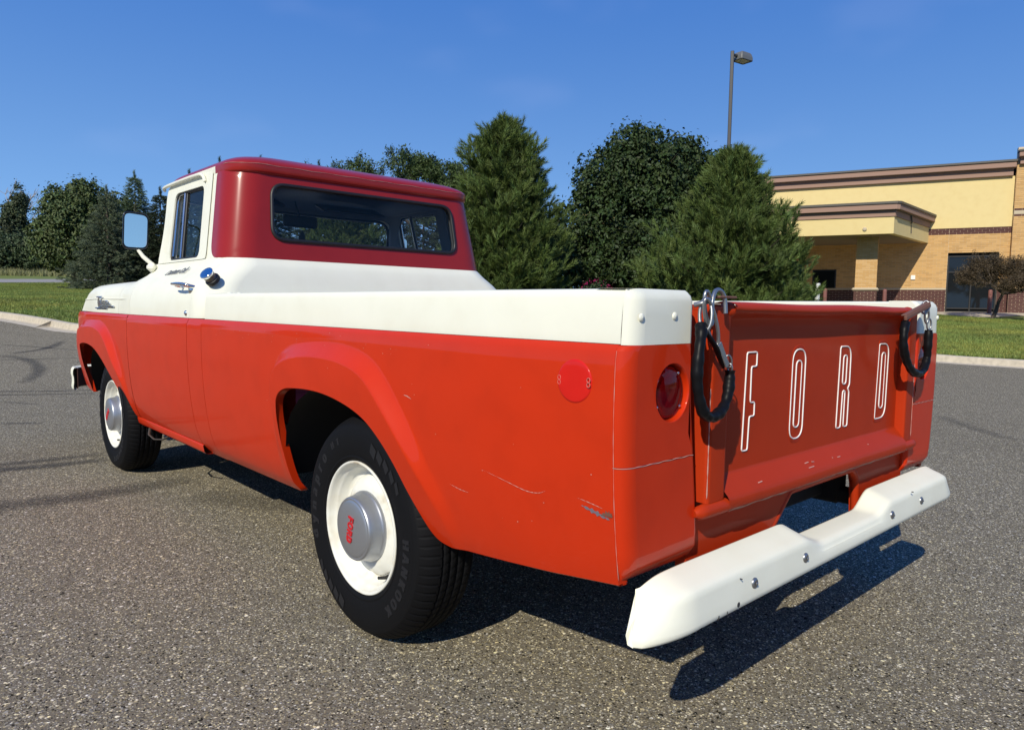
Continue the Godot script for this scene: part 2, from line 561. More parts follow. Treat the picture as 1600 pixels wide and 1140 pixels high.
func make_truck() -> Node3D:
	var t := thing("pickup_truck", Vector3.ZERO, "orange-red and white old pickup truck with dark red cab roof, parked on the asphalt", "pickup truck")
	flare_rear = curve_through([Vector2(-1.65, 0.36), Vector2(-1.64, 0.70), Vector2(-1.615, 0.82), Vector2(-1.55, 0.885), Vector2(-1.43, 0.922), Vector2(-1.24, 0.938), Vector2(-1.06, 0.930), Vector2(-0.93, 0.897), Vector2(-0.835, 0.829), Vector2(-0.745, 0.733), Vector2(-0.665, 0.628), Vector2(-0.57, 0.50), Vector2(-0.52, 0.36)], 3)
	flare_front = curve_through([Vector2(-4.93, 0.40), Vector2(-4.87, 0.70), Vector2(-4.80, 0.87), Vector2(-4.70, 0.925), Vector2(-4.35, 0.944), Vector2(-4.15, 0.925), Vector2(-4.03, 0.885), Vector2(-3.93, 0.82), Vector2(-3.86, 0.74), Vector2(-3.78, 0.65), Vector2(-3.70, 0.52), Vector2(-3.64, 0.36)], 3)
	var arch := curve_through([Vector2(-1.590, 0.37), Vector2(-1.586, 0.50), Vector2(-1.578, 0.632), Vector2(-1.553, 0.722), Vector2(-1.49, 0.767), Vector2(-1.378, 0.783), Vector2(-1.215, 0.786), Vector2(-1.069, 0.769), Vector2(-0.951, 0.737), Vector2(-0.872, 0.689), Vector2(-0.81, 0.624), Vector2(-0.757, 0.54), Vector2(-0.707, 0.468), Vector2(-0.678, 0.430), Vector2(-0.648, 0.411), Vector2(-0.60, 0.405)], 5)
	var low := [Vector2(-2.388, 0.347), Vector2(-2.0, 0.350), Vector2(-1.66, 0.354), Vector2(-1.61, 0.356), Vector2(-1.594, 0.361)]
	low.append_array(arch)
	low.append_array([Vector2(-0.536, 0.415), Vector2(-0.215, 0.450), Vector2(-0.012, 0.478)])
	low = resample(low, 300)
	var cum := [0.0]
	for i in low.size() - 1: cum.append(cum[i] + low[i].distance_to(low[i + 1]))
	var ia := 0
	var ib := 0
	for i in low.size():
		if low[i].x < -1.95: ia = i
		if low[i].x < -0.40: ib = i
	var high := []
	for i in low.size():
		var z: float = low[i].x
		if i > ia and i < ib: z = lerpf(low[ia].x, low[ib].x, (cum[i] - cum[ia]) / (cum[ib] - cum[ia]))
		high.append(Vector2(z, 0.998))
	var farch := curve_through([Vector2(-4.66, 0.445), Vector2(-4.70, 0.538), Vector2(-4.755, 0.67), Vector2(-4.745, 0.735), Vector2(-4.68, 0.777), Vector2(-4.55, 0.793), Vector2(-4.373, 0.785), Vector2(-4.226, 0.753), Vector2(-4.08, 0.684), Vector2(-3.95, 0.578), Vector2(-3.80, 0.452), Vector2(-3.73, 0.37), Vector2(-3.70, 0.352)], 5)
	var flow := [Vector2(-5.07, 0.60), Vector2(-5.0, 0.525), Vector2(-4.85, 0.465)]
	flow.append_array(farch)
	flow.append(Vector2(-3.625, 0.352))
	flow = resample(flow, 220)
	var fhigh := []
	for i in flow.size(): fhigh.append(Vector2(lerpf(-5.08, -3.618, float(i) / (flow.size() - 1)), 0.998))
	var wheel0 := make_wheel(1.75)
	for s in [-1.0, 1.0]:
		# load bed side with its wheel arch
		var b := MB.new()
		skin(b, low, high, 60, s)
		lip(b, low, s)
		for z in [-2.388, -0.012]:
			var g := [[], []]
			for j in 31:
				var y := lerpf(0.35 if z < -1 else 0.478, 0.998, j / 30.0)
				g[0].append(Vector3(s * side_w(y, z), y, z)); g[1].append(Vector3(s * (side_w(y, z) - 0.03), y, z))
			b.grid(g)
		var side := obj("bed_side", b, M.red, t)
		# white upper strip and rounded rail
		b = MB.new()
		var g := []
		for q in [[0.9665, 0.9988], [0.9668, 1.02], [0.964, 1.06], [0.9605, 1.095], [0.957, 1.106], [0.951, 1.1125], [0.944, 1.115], [0.90, 1.115], [0.892, 1.113], [0.888, 1.107], [0.888, 1.05]]:
			var row := []
			for i in 25:
				var z := lerpf(-2.392, -0.012, i / 24.0)
				row.append(Vector3(s * (q[0] - (0.02 * ss(-0.5, 0.05, z))), q[1], z))
			g.append(row)
		b.grid(g)
		obj("bed_rail", b, M.white, t)
		b = MB.new()
		for q in [[-2.39, -1.65, 0.62], [-1.65, -0.50, 0.86], [-0.50, -0.05, 0.62]]:
			b.quad(Vector3(s * 0.887, q[2], q[0]), Vector3(s * 0.887, q[2], q[1]), Vector3(s * 0.887, 1.06, q[1]), Vector3(s * 0.887, 1.06, q[0]))
		var hump := [[], []]
		for k in 17:
			var a := lerpf(0.55, PI - 0.55, k / 16.0)
			for e in 2: hump[e].append(Vector3(s * [0.540, 0.889][e], 0.36 + 0.505 * sin(a), REAR_AXLE - 0.06 - 0.575 * cos(a)))
		b.grid(hump)
		for k in 16: b.tri(Vector3(s * 0.540, 0.62, REAR_AXLE - 0.06), hump[0][k], hump[0][k + 1])
		obj("bed_inner_wall", b, M.dark_red, t)
		# side reflector painted over
		b = MB.new()
		var cr := Vector2(-0.118, 0.914)
		var rr := []
		for r in [0.0, 0.03, 0.044, 0.0475, 0.0485]:
			var row := []
			for k in 40:
				var q: Vector2 = cr + Vector2(cos(TAU * k / 40), sin(TAU * k / 40) * 0.98) * r
				row.append(Vector3(s * (side_w(q.y, q.x) + (0.0028 if r < 0.0445 else (0.002 if r < 0.048 else 0.0))), q.y, q.x))
			rr.append(row)
		b.grid(rr, true)
		var refl := obj("side_reflector", b, M.reflector, t)
		for e in [-1.0, 1.0]:
			b = MB.new()
			for h in [-0.0052, 0.0052]:
				var pts := []
				for k in 12: pts.append(Vector3(s * (side_w(cr.y, cr.x) + 0.004), cr.y + h + 0.005 * sin(TAU * k / 12), cr.x + e * 0.043 + 0.0045 * cos(TAU * k / 12)))
				b.tube(pts, 0.0012, 6, true)
			obj("clip", b, M.chip, refl)
		# rear corner cap: red below, white above, with a seam between
		for upper in [false, true]:
			b = MB.new()
			var ys := [0.997, 1.03, 1.06, 1.09, 1.103, 1.111, 1.1155] if upper else [0.474, 0.478, 0.484, 0.495, 0.52, 0.55, 0.60, 0.65, 0.70, 0.7375]
			var groups := [ys] if upper else [ys, [0.7405, 0.76], [0.76, 0.80, 0.84, 0.88, 0.92, 0.96, 0.985], [0.985, 0.992, 0.9962]]
			for gi in groups.size():
				var corner := []
				var face := []
				var inner := []
				for y in groups[gi]:
					var w: float = (0.9475 - 0.006 * (y - 0.997) / 0.12) if upper else side_w(y, -0.012) + 0.0008
					var xin: float = lerpf(0.672, 0.722, ss(0.45, 1.0, y))
					var zb := 0.017
					var r := 0.042
					var tuck := 0.0
					if not upper and y < 0.53: tuck = 0.045 * pow((0.53 - y) / 0.056, 2.0)
					if upper and y > 1.09: tuck = 0.02 * pow((y - 1.09) / 0.0255, 2.0)
					zb -= tuck
					w -= tuck * 0.35
					var row := [Vector3(s * (w - 0.012), y, -0.0112), Vector3(s * w, y, -0.0112)]
					for k in 9:
						var a := PI / 2 * k / 8
						row.append(Vector3(s * (w - r + r * cos(a)), y, lerpf(-0.0112, zb, sin(a))))
					corner.append(row)
					face.append([Vector3(s * (w - r), y, zb), Vector3(s * lerpf(w - r, xin + 0.016, 0.5), y, zb), Vector3(s * (xin + 0.016), y, zb)])
					row = []
					for k in 7:
						var a := PI / 2 * k / 6
						row.append(Vector3(s * (xin + 0.016 - 0.016 * sin(a)), y, zb - 0.016 + 0.016 * cos(a)))
					row.append(Vector3(s * xin, y, -0.09))
					inner.append(row)
				b.grid(corner)
				b.grid(inner)
				if upper or gi != 2: b.grid(face)
			if upper:
				var g2 := []
				for q in [[1.1155, 0.0], [1.1165, 0.01]]:
					var row := []
					for xx in [0.94, 0.90, 0.80, 0.735]: row.append(Vector3(s * xx, q[0], lerpf(-0.003, -0.09, q[1] * 100.0)))
					g2.append(row)
				b.grid(g2)
				var cap := obj("white_corner_cap", b, M.white, t)
				b = MB.new()
				for q in [Vector2(0.918, 1.055), Vector2(0.80, 1.058)]:
					b.lathe([Vector2(0.0085, -0.001), Vector2(0.0085, 0.001), Vector2(0.006, 0.003), Vector2(0.0, 0.004)], Transform3D(Basis(Vector3.RIGHT, PI / 2), Vector3(s * q.x, q.y, 0.0175)), 16)
				obj("screw", b, M.white, cap)
			else:
				# the face round the tail lamp
				var lc := Vector2(0.797, 0.889)
				var outer := []
				for k in 64:
					var a := TAU * k / 64
					var d := Vector2(cos(a), sin(a))
					var lim := [0.0, 0.0]
					var xo := side_w(0.88, -0.012) + 0.0008 - 0.042
					var x0 := (xo - lc.x) if d.x > 0 else (lc.x - lerpf(0.672, 0.722, ss(0.45, 1.0, 0.88)) - 0.016)
					var y0 := 0.985 - lc.y if d.y > 0 else lc.y - 0.76
					var f := minf(x0 / maxf(absf(d.x), 1e-6), y0 / maxf(absf(d.y), 1e-6))
					outer.append(lc + d * f)
				# corners of the rectangle
				var corners := [Vector2(side_w(0.985, -0.012) + 0.0008 - 0.042, 0.985), Vector2(lerpf(0.672, 0.722, ss(0.45, 1.0, 0.985)) + 0.016, 0.985), Vector2(lerpf(0.672, 0.722, ss(0.45, 1.0, 0.76)) + 0.016, 0.76), Vector2(side_w(0.76, -0.012) + 0.0008 - 0.042, 0.76)]
				for cq in corners:
					var best := 0
					for k in 64:
						if (outer[k] as Vector2).distance_to(cq) < (outer[best] as Vector2).distance_to(cq): best = k
					outer[best] = cq
				var rings := []
				var hole := []
				for k in 64: hole.append(lc + Vector2(cos(TAU * k / 64) * 0.063, sin(TAU * k / 64) * 0.066))
				b.ring(hole, outer, 4, func(q: Vector2) -> Vector3: return Vector3(s * q.x, q.y, 0.017))
				for q in [[1.0, 0.017], [0.985, 0.0165], [0.968, 0.0145], [0.955, 0.010], [0.945, 0.0], [0.94, -0.02]]:
					var row := []
					for h in hole:
						var hp: Vector2 = lc + (h - lc) * q[0]
						row.append(Vector3(s * hp.x, hp.y, q[1]))
					rings.append(row)
				b.grid(rings, true)
				var cap := obj("corner_cap", b, M.red, t)
				# lamp: a faceted bowl behind a red lens
				b = MB.new()
				var lx := Transform3D(Basis(Vector3.RIGHT, PI / 2), Vector3(s * lc.x, lc.y, 0.006))
				b.lathe([Vector2(0.0, -0.034), Vector2(0.02, -0.03), Vector2(0.042, -0.02), Vector2(0.0585, -0.004)], lx, 14)
				var lamp := obj("tail_lamp", b, M.lamp_bowl, t)
				b = MB.new()
				b.lathe([Vector2(0.0605, -0.014), Vector2(0.0605, -0.006), Vector2(0.058, -0.002), Vector2(0.05, 0.002), Vector2(0.049, 0.0008), Vector2(0.04, 0.0035), Vector2(0.02, 0.006), Vector2(0.0, 0.0065)], lx, 48)
				obj("lens", b, M.lens, lamp)
				b = MB.new()
				for a in [0.9, 2.6, 3.75, 5.6]: b.lathe([Vector2(0.0035, 0.0), Vector2(0.003, 0.002), Vector2(0.0, 0.0025)], lx.translated(Vector3(cos(a) * 0.053, sin(a) * 0.053, 0.001)), 8)
				obj("screw", b, M.chrome, lamp)
		# cab lower corner, door, sill, front wing
		b = MB.new()
		flat_skin(b, -2.583, -2.392, 0.338, 0.998, s, 6, 26)
		obj("cab_corner_panel", b, M.red, t)
		b = MB.new()
		flat_skin(b, -3.614, -2.588, 0.393, 0.998, s, 14, 26)
		var bottom := []
		for i in 15: bottom.append(Vector2(lerpf(-3.612, -2.588, i / 14.0), 0.393))
		lip(b, bottom, s)
		var door := obj("door", b, M.red, t)
		b = MB.new()
		g = []
		for q in [[0.875, 0.392], [0.914, 0.389], [0.921, 0.382], [0.915, 0.352], [0.905, 0.340], [0.86, 0.336], [0.80, 0.345]]:
			g.append([Vector3(s * q[0], q[1], -3.70), Vector3(s * q[0], q[1], -3.2), Vector3(s * q[0], q[1], -2.584)])
		b.grid(g)
		obj("sill", b, M.red, t)
		b = MB.new()
		b.tube([Vector3(s * 0.90, 0.338, -3.52), Vector3(s * 0.925, 0.312, -3.45), Vector3(s * 0.925, 0.300, -3.35), Vector3(s * 0.91, 0.312, -3.25), Vector3(s * 0.885, 0.338, -3.2)], 0.008, 8, false, true, 0.5)
		obj("jacking_loop", b, M.dirty_metal, t)
		b = MB.new()
		skin(b, flow, fhigh, 56, s)
		lip(b, flow, s)
		g = [[], []]
		for j in 27:
			var y := lerpf(0.36, 0.998, j / 26.0)
			g[0].append(Vector3(s * side_w(y, -3.618), y, -3.618)); g[1].append(Vector3(s * (side_w(y, -3.618) - 0.03), y, -3.618))
		b.grid(g)
		g = []
		for j in 21:
			var y := lerpf(0.60, 0.998, j / 20.0)
			var row := []
			var w := side_w(y, -5.08)
			for k in 9:
				var a := PI / 2 * k / 8
				row.append(Vector3(s * (w - 0.07 + 0.07 * cos(a)), y, -5.08 - 0.07 * sin(a)))
			row.append(Vector3(s * 0.4, y, -5.17))
			g.append(row)
		b.grid(g)
		obj("front_wing", b, M.red, t)
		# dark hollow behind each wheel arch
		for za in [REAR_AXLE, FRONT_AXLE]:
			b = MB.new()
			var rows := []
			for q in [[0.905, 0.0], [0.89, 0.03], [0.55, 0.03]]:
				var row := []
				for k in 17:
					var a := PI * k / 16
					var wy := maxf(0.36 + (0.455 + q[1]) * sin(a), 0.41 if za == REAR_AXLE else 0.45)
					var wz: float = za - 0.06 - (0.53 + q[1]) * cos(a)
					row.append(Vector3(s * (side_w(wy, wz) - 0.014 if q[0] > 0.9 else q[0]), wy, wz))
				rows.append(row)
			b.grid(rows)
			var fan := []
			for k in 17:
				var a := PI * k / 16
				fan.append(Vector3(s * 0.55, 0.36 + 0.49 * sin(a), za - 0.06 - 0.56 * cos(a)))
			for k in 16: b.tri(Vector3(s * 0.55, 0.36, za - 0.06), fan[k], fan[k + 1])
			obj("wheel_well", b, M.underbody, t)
		for za in [REAR_AXLE, FRONT_AXLE]:
			var wheel := wheel0 if s < 0 and za == REAR_AXLE else wheel0.duplicate() as MeshInstance3D
			wheel.position = Vector3(s * 0.964, 0.363, za)
			wheel.basis = (Basis() if s < 0 else Basis(Vector3.UP, PI)) * Basis(Vector3.RIGHT, 0.0 if za == REAR_AXLE else 0.55)
			t.add_child(wheel, true)
		# white upper door, cowl and window frame
		b = MB.new()
		g = []
		for q in UP_ROWS:
			var row := []
			for i in 21:
				var z := lerpf(-3.6145, -2.586, i / 20.0)
				row.append(Vector3(s * plan_x(q[0], back_z(q[0]), 0.15, z), q[1], z))
			g.append(row)
		b.grid(g)
		obj("upper_door", b, M.white, door)
		b = MB.new()
		g = []
		for k in UP_ROWS.size():
			var row := []
			for i in 9:
				var f := i / 8.0
				var z := lerpf(-3.920, -3.616, f)
				var e := ss(0.0, 1.0, f)
				row.append(Vector3(s * lerpf(HOOD_ROWS[k][0], UP_ROWS[k][0] if k < 7 else [0.864, 0.60, 0.30, 0.0][k - 7], e), lerpf(HOOD_ROWS[k][1], minf(UP_ROWS[k][1], 1.25) if k < 7 else [1.225, 1.26, 1.272, 1.275][k - 7], e), z))
			g.append(row)
		b.grid(g)
		obj("cowl", b, M.white, t)
		b = MB.new()
		for zz in [[-5.13, -3.922]]:
			g = []
			for q in HOOD_ROWS:
				var row := []
				for i in 31:
					var f := i / 30.0
					var z := lerpf(zz[0], zz[1], f)
					var nose := clampf((-4.86 - z) / 0.27, 0, 1)
					var fall := sqrt(maxf(1.0 - nose * nose, 0.0))
					var rise := (0.955 + 0.045 * ss(-5.0, -4.0, z)) * lerpf(0.15, 1.0, fall)
					row.append(Vector3(s * (q[0] * (1.0 - 0.05 * ss(-4.4, -5.13, z))), 1.0 + (q[1] - 1.0) * rise, z))
				g.append(row)
			b.grid(g)
		var hood := obj("hood", b, M.white, t)
		b = MB.new()
		var bead := []
		for i in 24:
			var z := lerpf(-5.02, -3.625, i / 23.0)
			bead.append(Vector3(s * (0.945 * (1.0 - 0.05 * ss(-4.4, -5.13, z)) + 0.012 * ss(-3.95, -3.62, z)), 1.088 - 0.006 * ss(-4.4, -5.1, z), z))
		b.tube(bead, 0.004, 6)
		obj("pressed_line", b, M.white, hood)
		# emblem: a chrome cog with a bolt of bars
		b = MB.new()
		var ec := Vector3(s * 0.951, 1.062, -4.36)
		var cog := PackedVector2Array()
		for k in 24:
			var r := 0.034 if k % 2 == 0 else 0.027
			cog.append(Vector2(cos(TAU * k / 24), sin(TAU * k / 24)) * r)
		var ex := Transform3D(Basis(Vector3(0, 0, -s), Vector3.UP, Vector3(s, 0, 0)), ec)
		if s < 0: ex = Transform3D(Basis(Vector3(0, 0, 1), Vector3.UP, Vector3(-1, 0, 0)), ec)
		b.plate(cog, ex, 0.012)
		for q in [[0.13, 0.010, 0.21], [0.13, -0.006, 0.27], [0.11, -0.022, 0.36]]: b.box(ex * Vector3(q[2] * 0.5, q[1], 0.006), Vector3(0.01, 0.010, q[2]), 0.003)
		b.box(ex * Vector3(0.0, 0.038, 0.006), Vector3(0.01, 0.010, 0.13), 0.003)
		b.box(ex * Vector3(0.04, -0.034, 0.006), Vector3(0.01, 0.008, 0.30), 0.003)
		obj("chrome_emblem", b, M.chrome, t)
		# door furniture
		b = MB.new()
		var hw := func(y: float, z: float) -> float: return tab([[1.0, 0.968], [1.07, 0.965], [1.11, 0.957], [1.145, 0.943], [1.176, 0.921], [1.2, 0.897]], y)
		var hy := 1.148
		b.tube([Vector3(s * 0.985, hy + 0.010, -2.79), Vector3(s * 0.995, hy + 0.012, -2.74), Vector3(s * 0.998, hy + 0.012, -2.66), Vector3(s * 0.992, hy + 0.010, -2.60), Vector3(s * 0.975, hy + 0.006, -2.585)], [0.005, 0.010, 0.012, 0.011, 0.006], 10, false, true, 0.7)
		b.tube([Vector3(s * 0.93, hy - 0.005, -2.60), Vector3(s * 0.985, hy + 0.008, -2.605)], 0.010, 8)
		b.tube([Vector3(s * 0.93, hy - 0.005, -2.73), Vector3(s * 0.985, hy + 0.008, -2.735)], 0.008, 8)
		b.lathe([Vector2(0.024, 0.0), Vector2(0.022, 0.008), Vector2(0.015, 0.012), Vector2(0.0, 0.013)], Transform3D(Basis(Vector3.BACK, s * -PI / 2 * 1.0), Vector3(s * 0.945, hy - 0.015, -2.62)), 20)
		obj("door_handle", b, M.chrome, door)
		b = MB.new()
		b.lathe([Vector2(0.013, 0.0), Vector2(0.012, 0.005), Vector2(0.006, 0.009), Vector2(0.0, 0.010)], Transform3D(Basis(Vector3.BACK, s * -PI / 2), Vector3(s * 0.967, 1.022, -2.638)), 16)
		obj("door_lock", b, M.chrome, door)
		# window frame of the door
		var outer2 := rounded([Vector2(-3.575, 1.294), Vector2(-3.535, 1.50), Vector2(-3.57, 1.752), Vector2(-2.842, 1.752), Vector2(-2.79, 1.294)], [0.01, 0.2, 0.09, 0.03, 0.02], 6)
		var hole2 := rounded([Vector2(-3.385, 1.306), Vector2(-3.415, 1.688), Vector2(-2.945, 1.684), Vector2(-2.895, 1.306)], [0.03, 0.06, 0.045, 0.045], 7)
		var ctr2 := Vector2(-3.15, 1.5)
		var po := polar(outer2, ctr2, 1.0, 96)
		var ph := polar(hole2, ctr2, 1.0, 96)
		b = MB.new()
		b.ring(ph, po, 5, func(q: Vector2) -> Vector3: return glass_side(q, s, 0.004))
		g = [[], [], []]
		for q in ph:
			g[0].append(glass_side(q, s, 0.004)); g[1].append(glass_side(q.lerp(ctr2, 0.004), s, 0.0)); g[2].append(glass_side(q.lerp(ctr2, 0.012), s, -0.035))
		b.grid(g, true)
		var frame := obj("window_frame", b, M.white, t)
		b = MB.new()
		var pts := []
		for q in ph: pts.append(glass_side(q.lerp(ctr2, 0.018), s, -0.012))
		b.tube(pts, 0.0085, 8, true)
		b.tube([glass_side(Vector2(-3.262, 1.69), s, -0.016), glass_side(Vector2(-3.20, 1.30), s, -0.016)], 0.009, 8)
		obj("window_seal", b, M.black_rubber, frame)
		b = MB.new()
		b.tube([glass_side(Vector2(-3.285, 1.685), s, -0.01), glass_side(Vector2(-3.222, 1.31), s, -0.01)], 0.006, 8)
		b.tube([glass_side(Vector2(-3.29, 1.68), s, -0.012), glass_side(Vector2(-3.37, 1.675), s, -0.012), glass_side(Vector2(-3.395, 1.64), s, -0.012), glass_side(Vector2(-3.365, 1.33), s, -0.012)], 0.005, 8)
		obj("quarter_light_trim", b, M.chrome, frame)
		b = MB.new()
		var fan3 := glass_side(ctr2, s, -0.018)
		for k in 96: b.tri(fan3, glass_side(ph[k], s, -0.018), glass_side(ph[(k + 1) % 96], s, -0.018))
		obj("side_glass", b, M.glass, frame)
		# inner face of the frame, seen through the panes
		b = MB.new()
		b.ring(ph, po, 3, func(q: Vector2) -> Vector3: return glass_side(q, s, -0.04))
		obj("inner_frame", b, M.trim_grey, frame)
		b = MB.new()
		g = []
		for q in [[0.915, 0.42], [0.92, 0.95], [0.80, 1.29]]:
			g.append([Vector3(s * q[0], q[1], -3.6), Vector3(s * q[0], q[1], -2.62)])
		b.grid(g)
		obj("door_card", b, M.trim_dark, door)
	return t

func truck_cab(t: Node3D) -> void:
	# white panel that runs round the back of the cab below the belt
	var b := MB.new()
	var g := []
	for q in UP_ROWS:
		var w: float = q[0]
		var zr := back_z(w)
		var r := 0.15
		var half := []
		var a0 := asin(clampf((-2.5855 - zr + r) / r, 0.0, 1.0))
		half.append(Vector2(w if a0 == 0.0 else w - r + r * cos(a0), -2.5855))
		for k in 13:
			var a := lerpf(a0, PI / 2, k / 12.0)
			half.append(Vector2(w - r + r * cos(a), zr - r + r * sin(a)))
		half.append(Vector2(0.35, zr))
		half.append(Vector2(0.0, zr))
		var row := []
		for p in half: row.append(Vector3(-p.x, q[1], p.y))
		for k in range(half.size() - 2, -1, -1): row.append(Vector3(half[k].x, q[1], half[k].y))
		g.append(row)
	b.grid(g)
	var back := obj("cab_back_panel", b, M.white, t)
	# red wall round the rear window
	var outer := rounded([Vector2(-0.966, 1.294), Vector2(0.966, 1.294), Vector2(0.893, 1.735), Vector2(-0.893, 1.735)], [0.08, 0.08, 0.03, 0.03], 8)
	var hole := rounded([Vector2(-0.588, 1.390), Vector2(0.588, 1.390), Vector2(0.570, 1.675), Vector2(-0.570, 1.675)], 0.07, 8)
	var ctr := Vector2(0, 1.53)
	var po := polar(outer, ctr, 0.32, 288)
	var ph := polar(hole, ctr, 0.32, 288)
	b = MB.new()
	b.ring(ph, po, 22, func(q: Vector2) -> Vector3: return rear_wall(q, 0.001))
	var rows := [[], [], []]
	for q in ph:
		rows[0].append(rear_wall(q, 0.001)); rows[1].append(rear_wall(q.lerp(ctr, 0.006), -0.004)); rows[2].append(rear_wall(q.lerp(ctr, 0.01), -0.012))
	b.grid(rows, true)
	var pil := MB.new()
	for sg in [-1.0, 1.0]:
		var gp_rows := []
		for y in [1.262, 1.294, 1.32, 1.36, 1.42, 1.55, 1.70, 1.735]:
			var row := []
			for k in 13: row.append(rear_wall(Vector2(sg * lerpf(0.66, 1.06, k / 12.0), y), -0.0012))
			gp_rows.append(row)
		pil.grid(gp_rows)
	obj("cab_pillar", pil, M.white, t)
	var wall := obj("cab_rear_wall", b, M.roof_red, t)
	b = MB.new()
	var pts := []
	for q in ph: pts.append(rear_wall(q.lerp(ctr, 0.014), 0.002))
	b.tube(pts, 0.0105, 8, true)
	obj("rubber_seal", b, M.black_rubber, wall)
	b = MB.new()
	pts = []
	for q in ph: pts.append(rear_wall(q.lerp(ctr, 0.004), 0.004))
	b.tube(pts, 0.0028, 6, true)
	obj("bright_trim", b, M.dull_chrome, wall)
	b = MB.new()
	for k in 288: b.tri(rear_wall(ctr, -0.008), rear_wall(ph[k], -0.008), rear_wall(ph[(k + 1) % 288], -0.008))
	obj("rear_glass", b, M.glass, wall)
	b = MB.new()
	b.ring(ph, polar(rounded([Vector2(-0.80, 1.294), Vector2(0.80, 1.294), Vector2(0.74, 1.75), Vector2(-0.74, 1.75)], 0.03, 3), ctr, 0.32, 288), 2, func(q: Vector2) -> Vector3: return rear_wall(q, -0.04))
	obj("inner_wall", b, M.trim_grey, wall)
	# roof: red dome, red gutter edge at the back, white gutter edge along the doors
	b = MB.new()
	rows = []
	for q in [[0.0, 1.764], [0.004, 1.772], [0.012, 1.781], [0.03, 1.793], [0.065, 1.808], [0.12, 1.823], [0.20, 1.835], [0.32, 1.844], [0.48, 1.849]]: rows.append(roof_ring(q[0], q[1]))
	b.grid(rows, true)
	var last: Array = rows[-1]
	for k in last.size(): b.tri(Vector3(0, 1.850, -3.09), last[k], last[(k + 1) % last.size()])
	var roof := obj("roof", b, M.roof_red, t)
	var band := [[0.055, 1.700], [0.035, 1.706], [0.016, 1.713], [0.004, 1.722], [0.0, 1.732], [-0.001, 1.757], [0.0, 1.7645]]
	var first := roof_ring(0.0, 1.7)
	var cut_a := -1
	var cut_b := -1
	for k in first.size():
		if first[k].z > -2.82:
			if cut_a < 0: cut_a = k
			cut_b = k
	rows = []
	var rows_a := []
	var rows_b := []
	for q in band:
		var ring := roof_ring(q[0], q[1])
		rows.append(ring.slice(cut_a, cut_b + 1))
		rows_a.append(ring.slice(0, cut_a + 1))
		rows_b.append(ring.slice(cut_b) + [ring[0]])
	b = MB.new()
	b.grid(rows)
	obj("roof_edge", b, M.roof_red, roof)
	b = MB.new()
	pts = []
	var seam := roof_ring(-0.0015, 1.7625).slice(cut_a + 4, cut_b - 3)
	for i in seam.size(): pts.append(seam[i] + Vector3(0, 0.0015 * sin(i * 0.9), 0))
	var rads := []
	for i in pts.size(): rads.append(0.0006 + 0.0009 * absf(sin(i * 1.7) * sin(i * 0.37 + 1.0)))
	b.tube(pts, rads, 5)
	obj("chipped_seam", b, M.chip_pink, roof)
	b = MB.new()
	b.grid(rows_a)
	b.grid(rows_b)
	obj("door_header", b, M.white, t)
	for s in [-1.0, 1.0]:
		b = MB.new()
		pts = curve_through([Vector3(s * 0.745, 1.735, -3.66), Vector3(s * 0.766, 1.742, -3.58), Vector3(s * 0.770, 1.745, -3.3), Vector3(s * 0.770, 1.744, -3.03), Vector3(s * 0.768, 1.733, -2.955), Vector3(s * 0.764, 1.70, -2.93)], 5)
		b.tube(pts, 0.0095, 8)
		obj("rain_gutter", b, M.white, t)
	# headliner and inside
	b = MB.new()
	rows = []
	for q in [[0.06, 1.70], [0.1, 1.745], [0.2, 1.77], [0.45, 1.785]]: rows.append(roof_ring(q[0], q[1], 96))
	b.grid(rows, true)
	for k in 96: b.tri(Vector3(0, 1.786, -3.09), rows[3][k], rows[3][(k + 1) % 96])
	obj("headliner", b, M.trim_grey, t)
	# windscreen frame and glass
	outer = rounded([Vector2(-0.935, 1.29), Vector2(0.935, 1.29), Vector2(0.87, 1.745), Vector2(-0.87, 1.745)], 0.03, 4)
	hole = rounded([Vector2(-0.86, 1.335), Vector2(0.86, 1.335), Vector2(0.77, 1.675), Vector2(-0.77, 1.675)], [0.05, 0.05, 0.12, 0.12], 8)
	ctr = Vector2(0, 1.51)
	po = polar(outer, ctr, 0.35, 160)
	ph = polar(hole, ctr, 0.35, 160)
	b = MB.new()
	b.ring(ph, po, 6, func(q: Vector2) -> Vector3: return front_wall(q))
	var ws := obj("windscreen_frame", b, M.white, t)
	b = MB.new()
	b.ring(ph, po, 6, func(q: Vector2) -> Vector3: return front_wall(q, -0.03))
	obj("inner_pillar", b, M.trim_grey, ws)
	b = MB.new()
	pts = []
	for q in ph: pts.append(front_wall(q.lerp(ctr, 0.01), 0.002))
	b.tube(pts, 0.011, 6, true)
	obj("windscreen_seal", b, M.black_rubber, ws)
	b = MB.new()
	rows = []
	for f in [1.0, 0.75, 0.5, 0.25, 0.02]:
		var row := []
		for q in ph: row.append(front_wall(ctr.lerp(q, f), -0.006))
		rows.append(row)
	b.grid(rows, true)
	obj("windscreen", b, M.glass, ws)
	b = MB.new()
	b.box(Vector3(0, 1.17, -3.52), Vector3(1.55, 0.20, 0.22), 0.06)
	b.box(Vector3(-0.38, 1.275, -3.50), Vector3(0.36, 0.06, 0.16), 0.025)
	obj("dashboard", b, M.trim_dark, t)
	b = MB.new()
	b.box(Vector3(0, 0.86, -2.95), Vector3(1.5, 0.16, 0.5), 0.05)
	b.box(Vector3(0, 1.09, -2.74), Vector3(1.5, 0.46, 0.12), 0.05, Basis(Vector3.RIGHT, 0.16))
	obj("bench_seat", b, M.seat, t)
	b = MB.new()
	b.box(Vector3(0, 0.52, -3.1), Vector3(1.74, 0.04, 1.1))
	b.box(Vector3(0, 0.8, -3.66), Vector3(1.74, 0.6, 0.04))
	b.box(Vector3(0, 0.82, -2.58), Vector3(1.3, 0.80, 0.03))
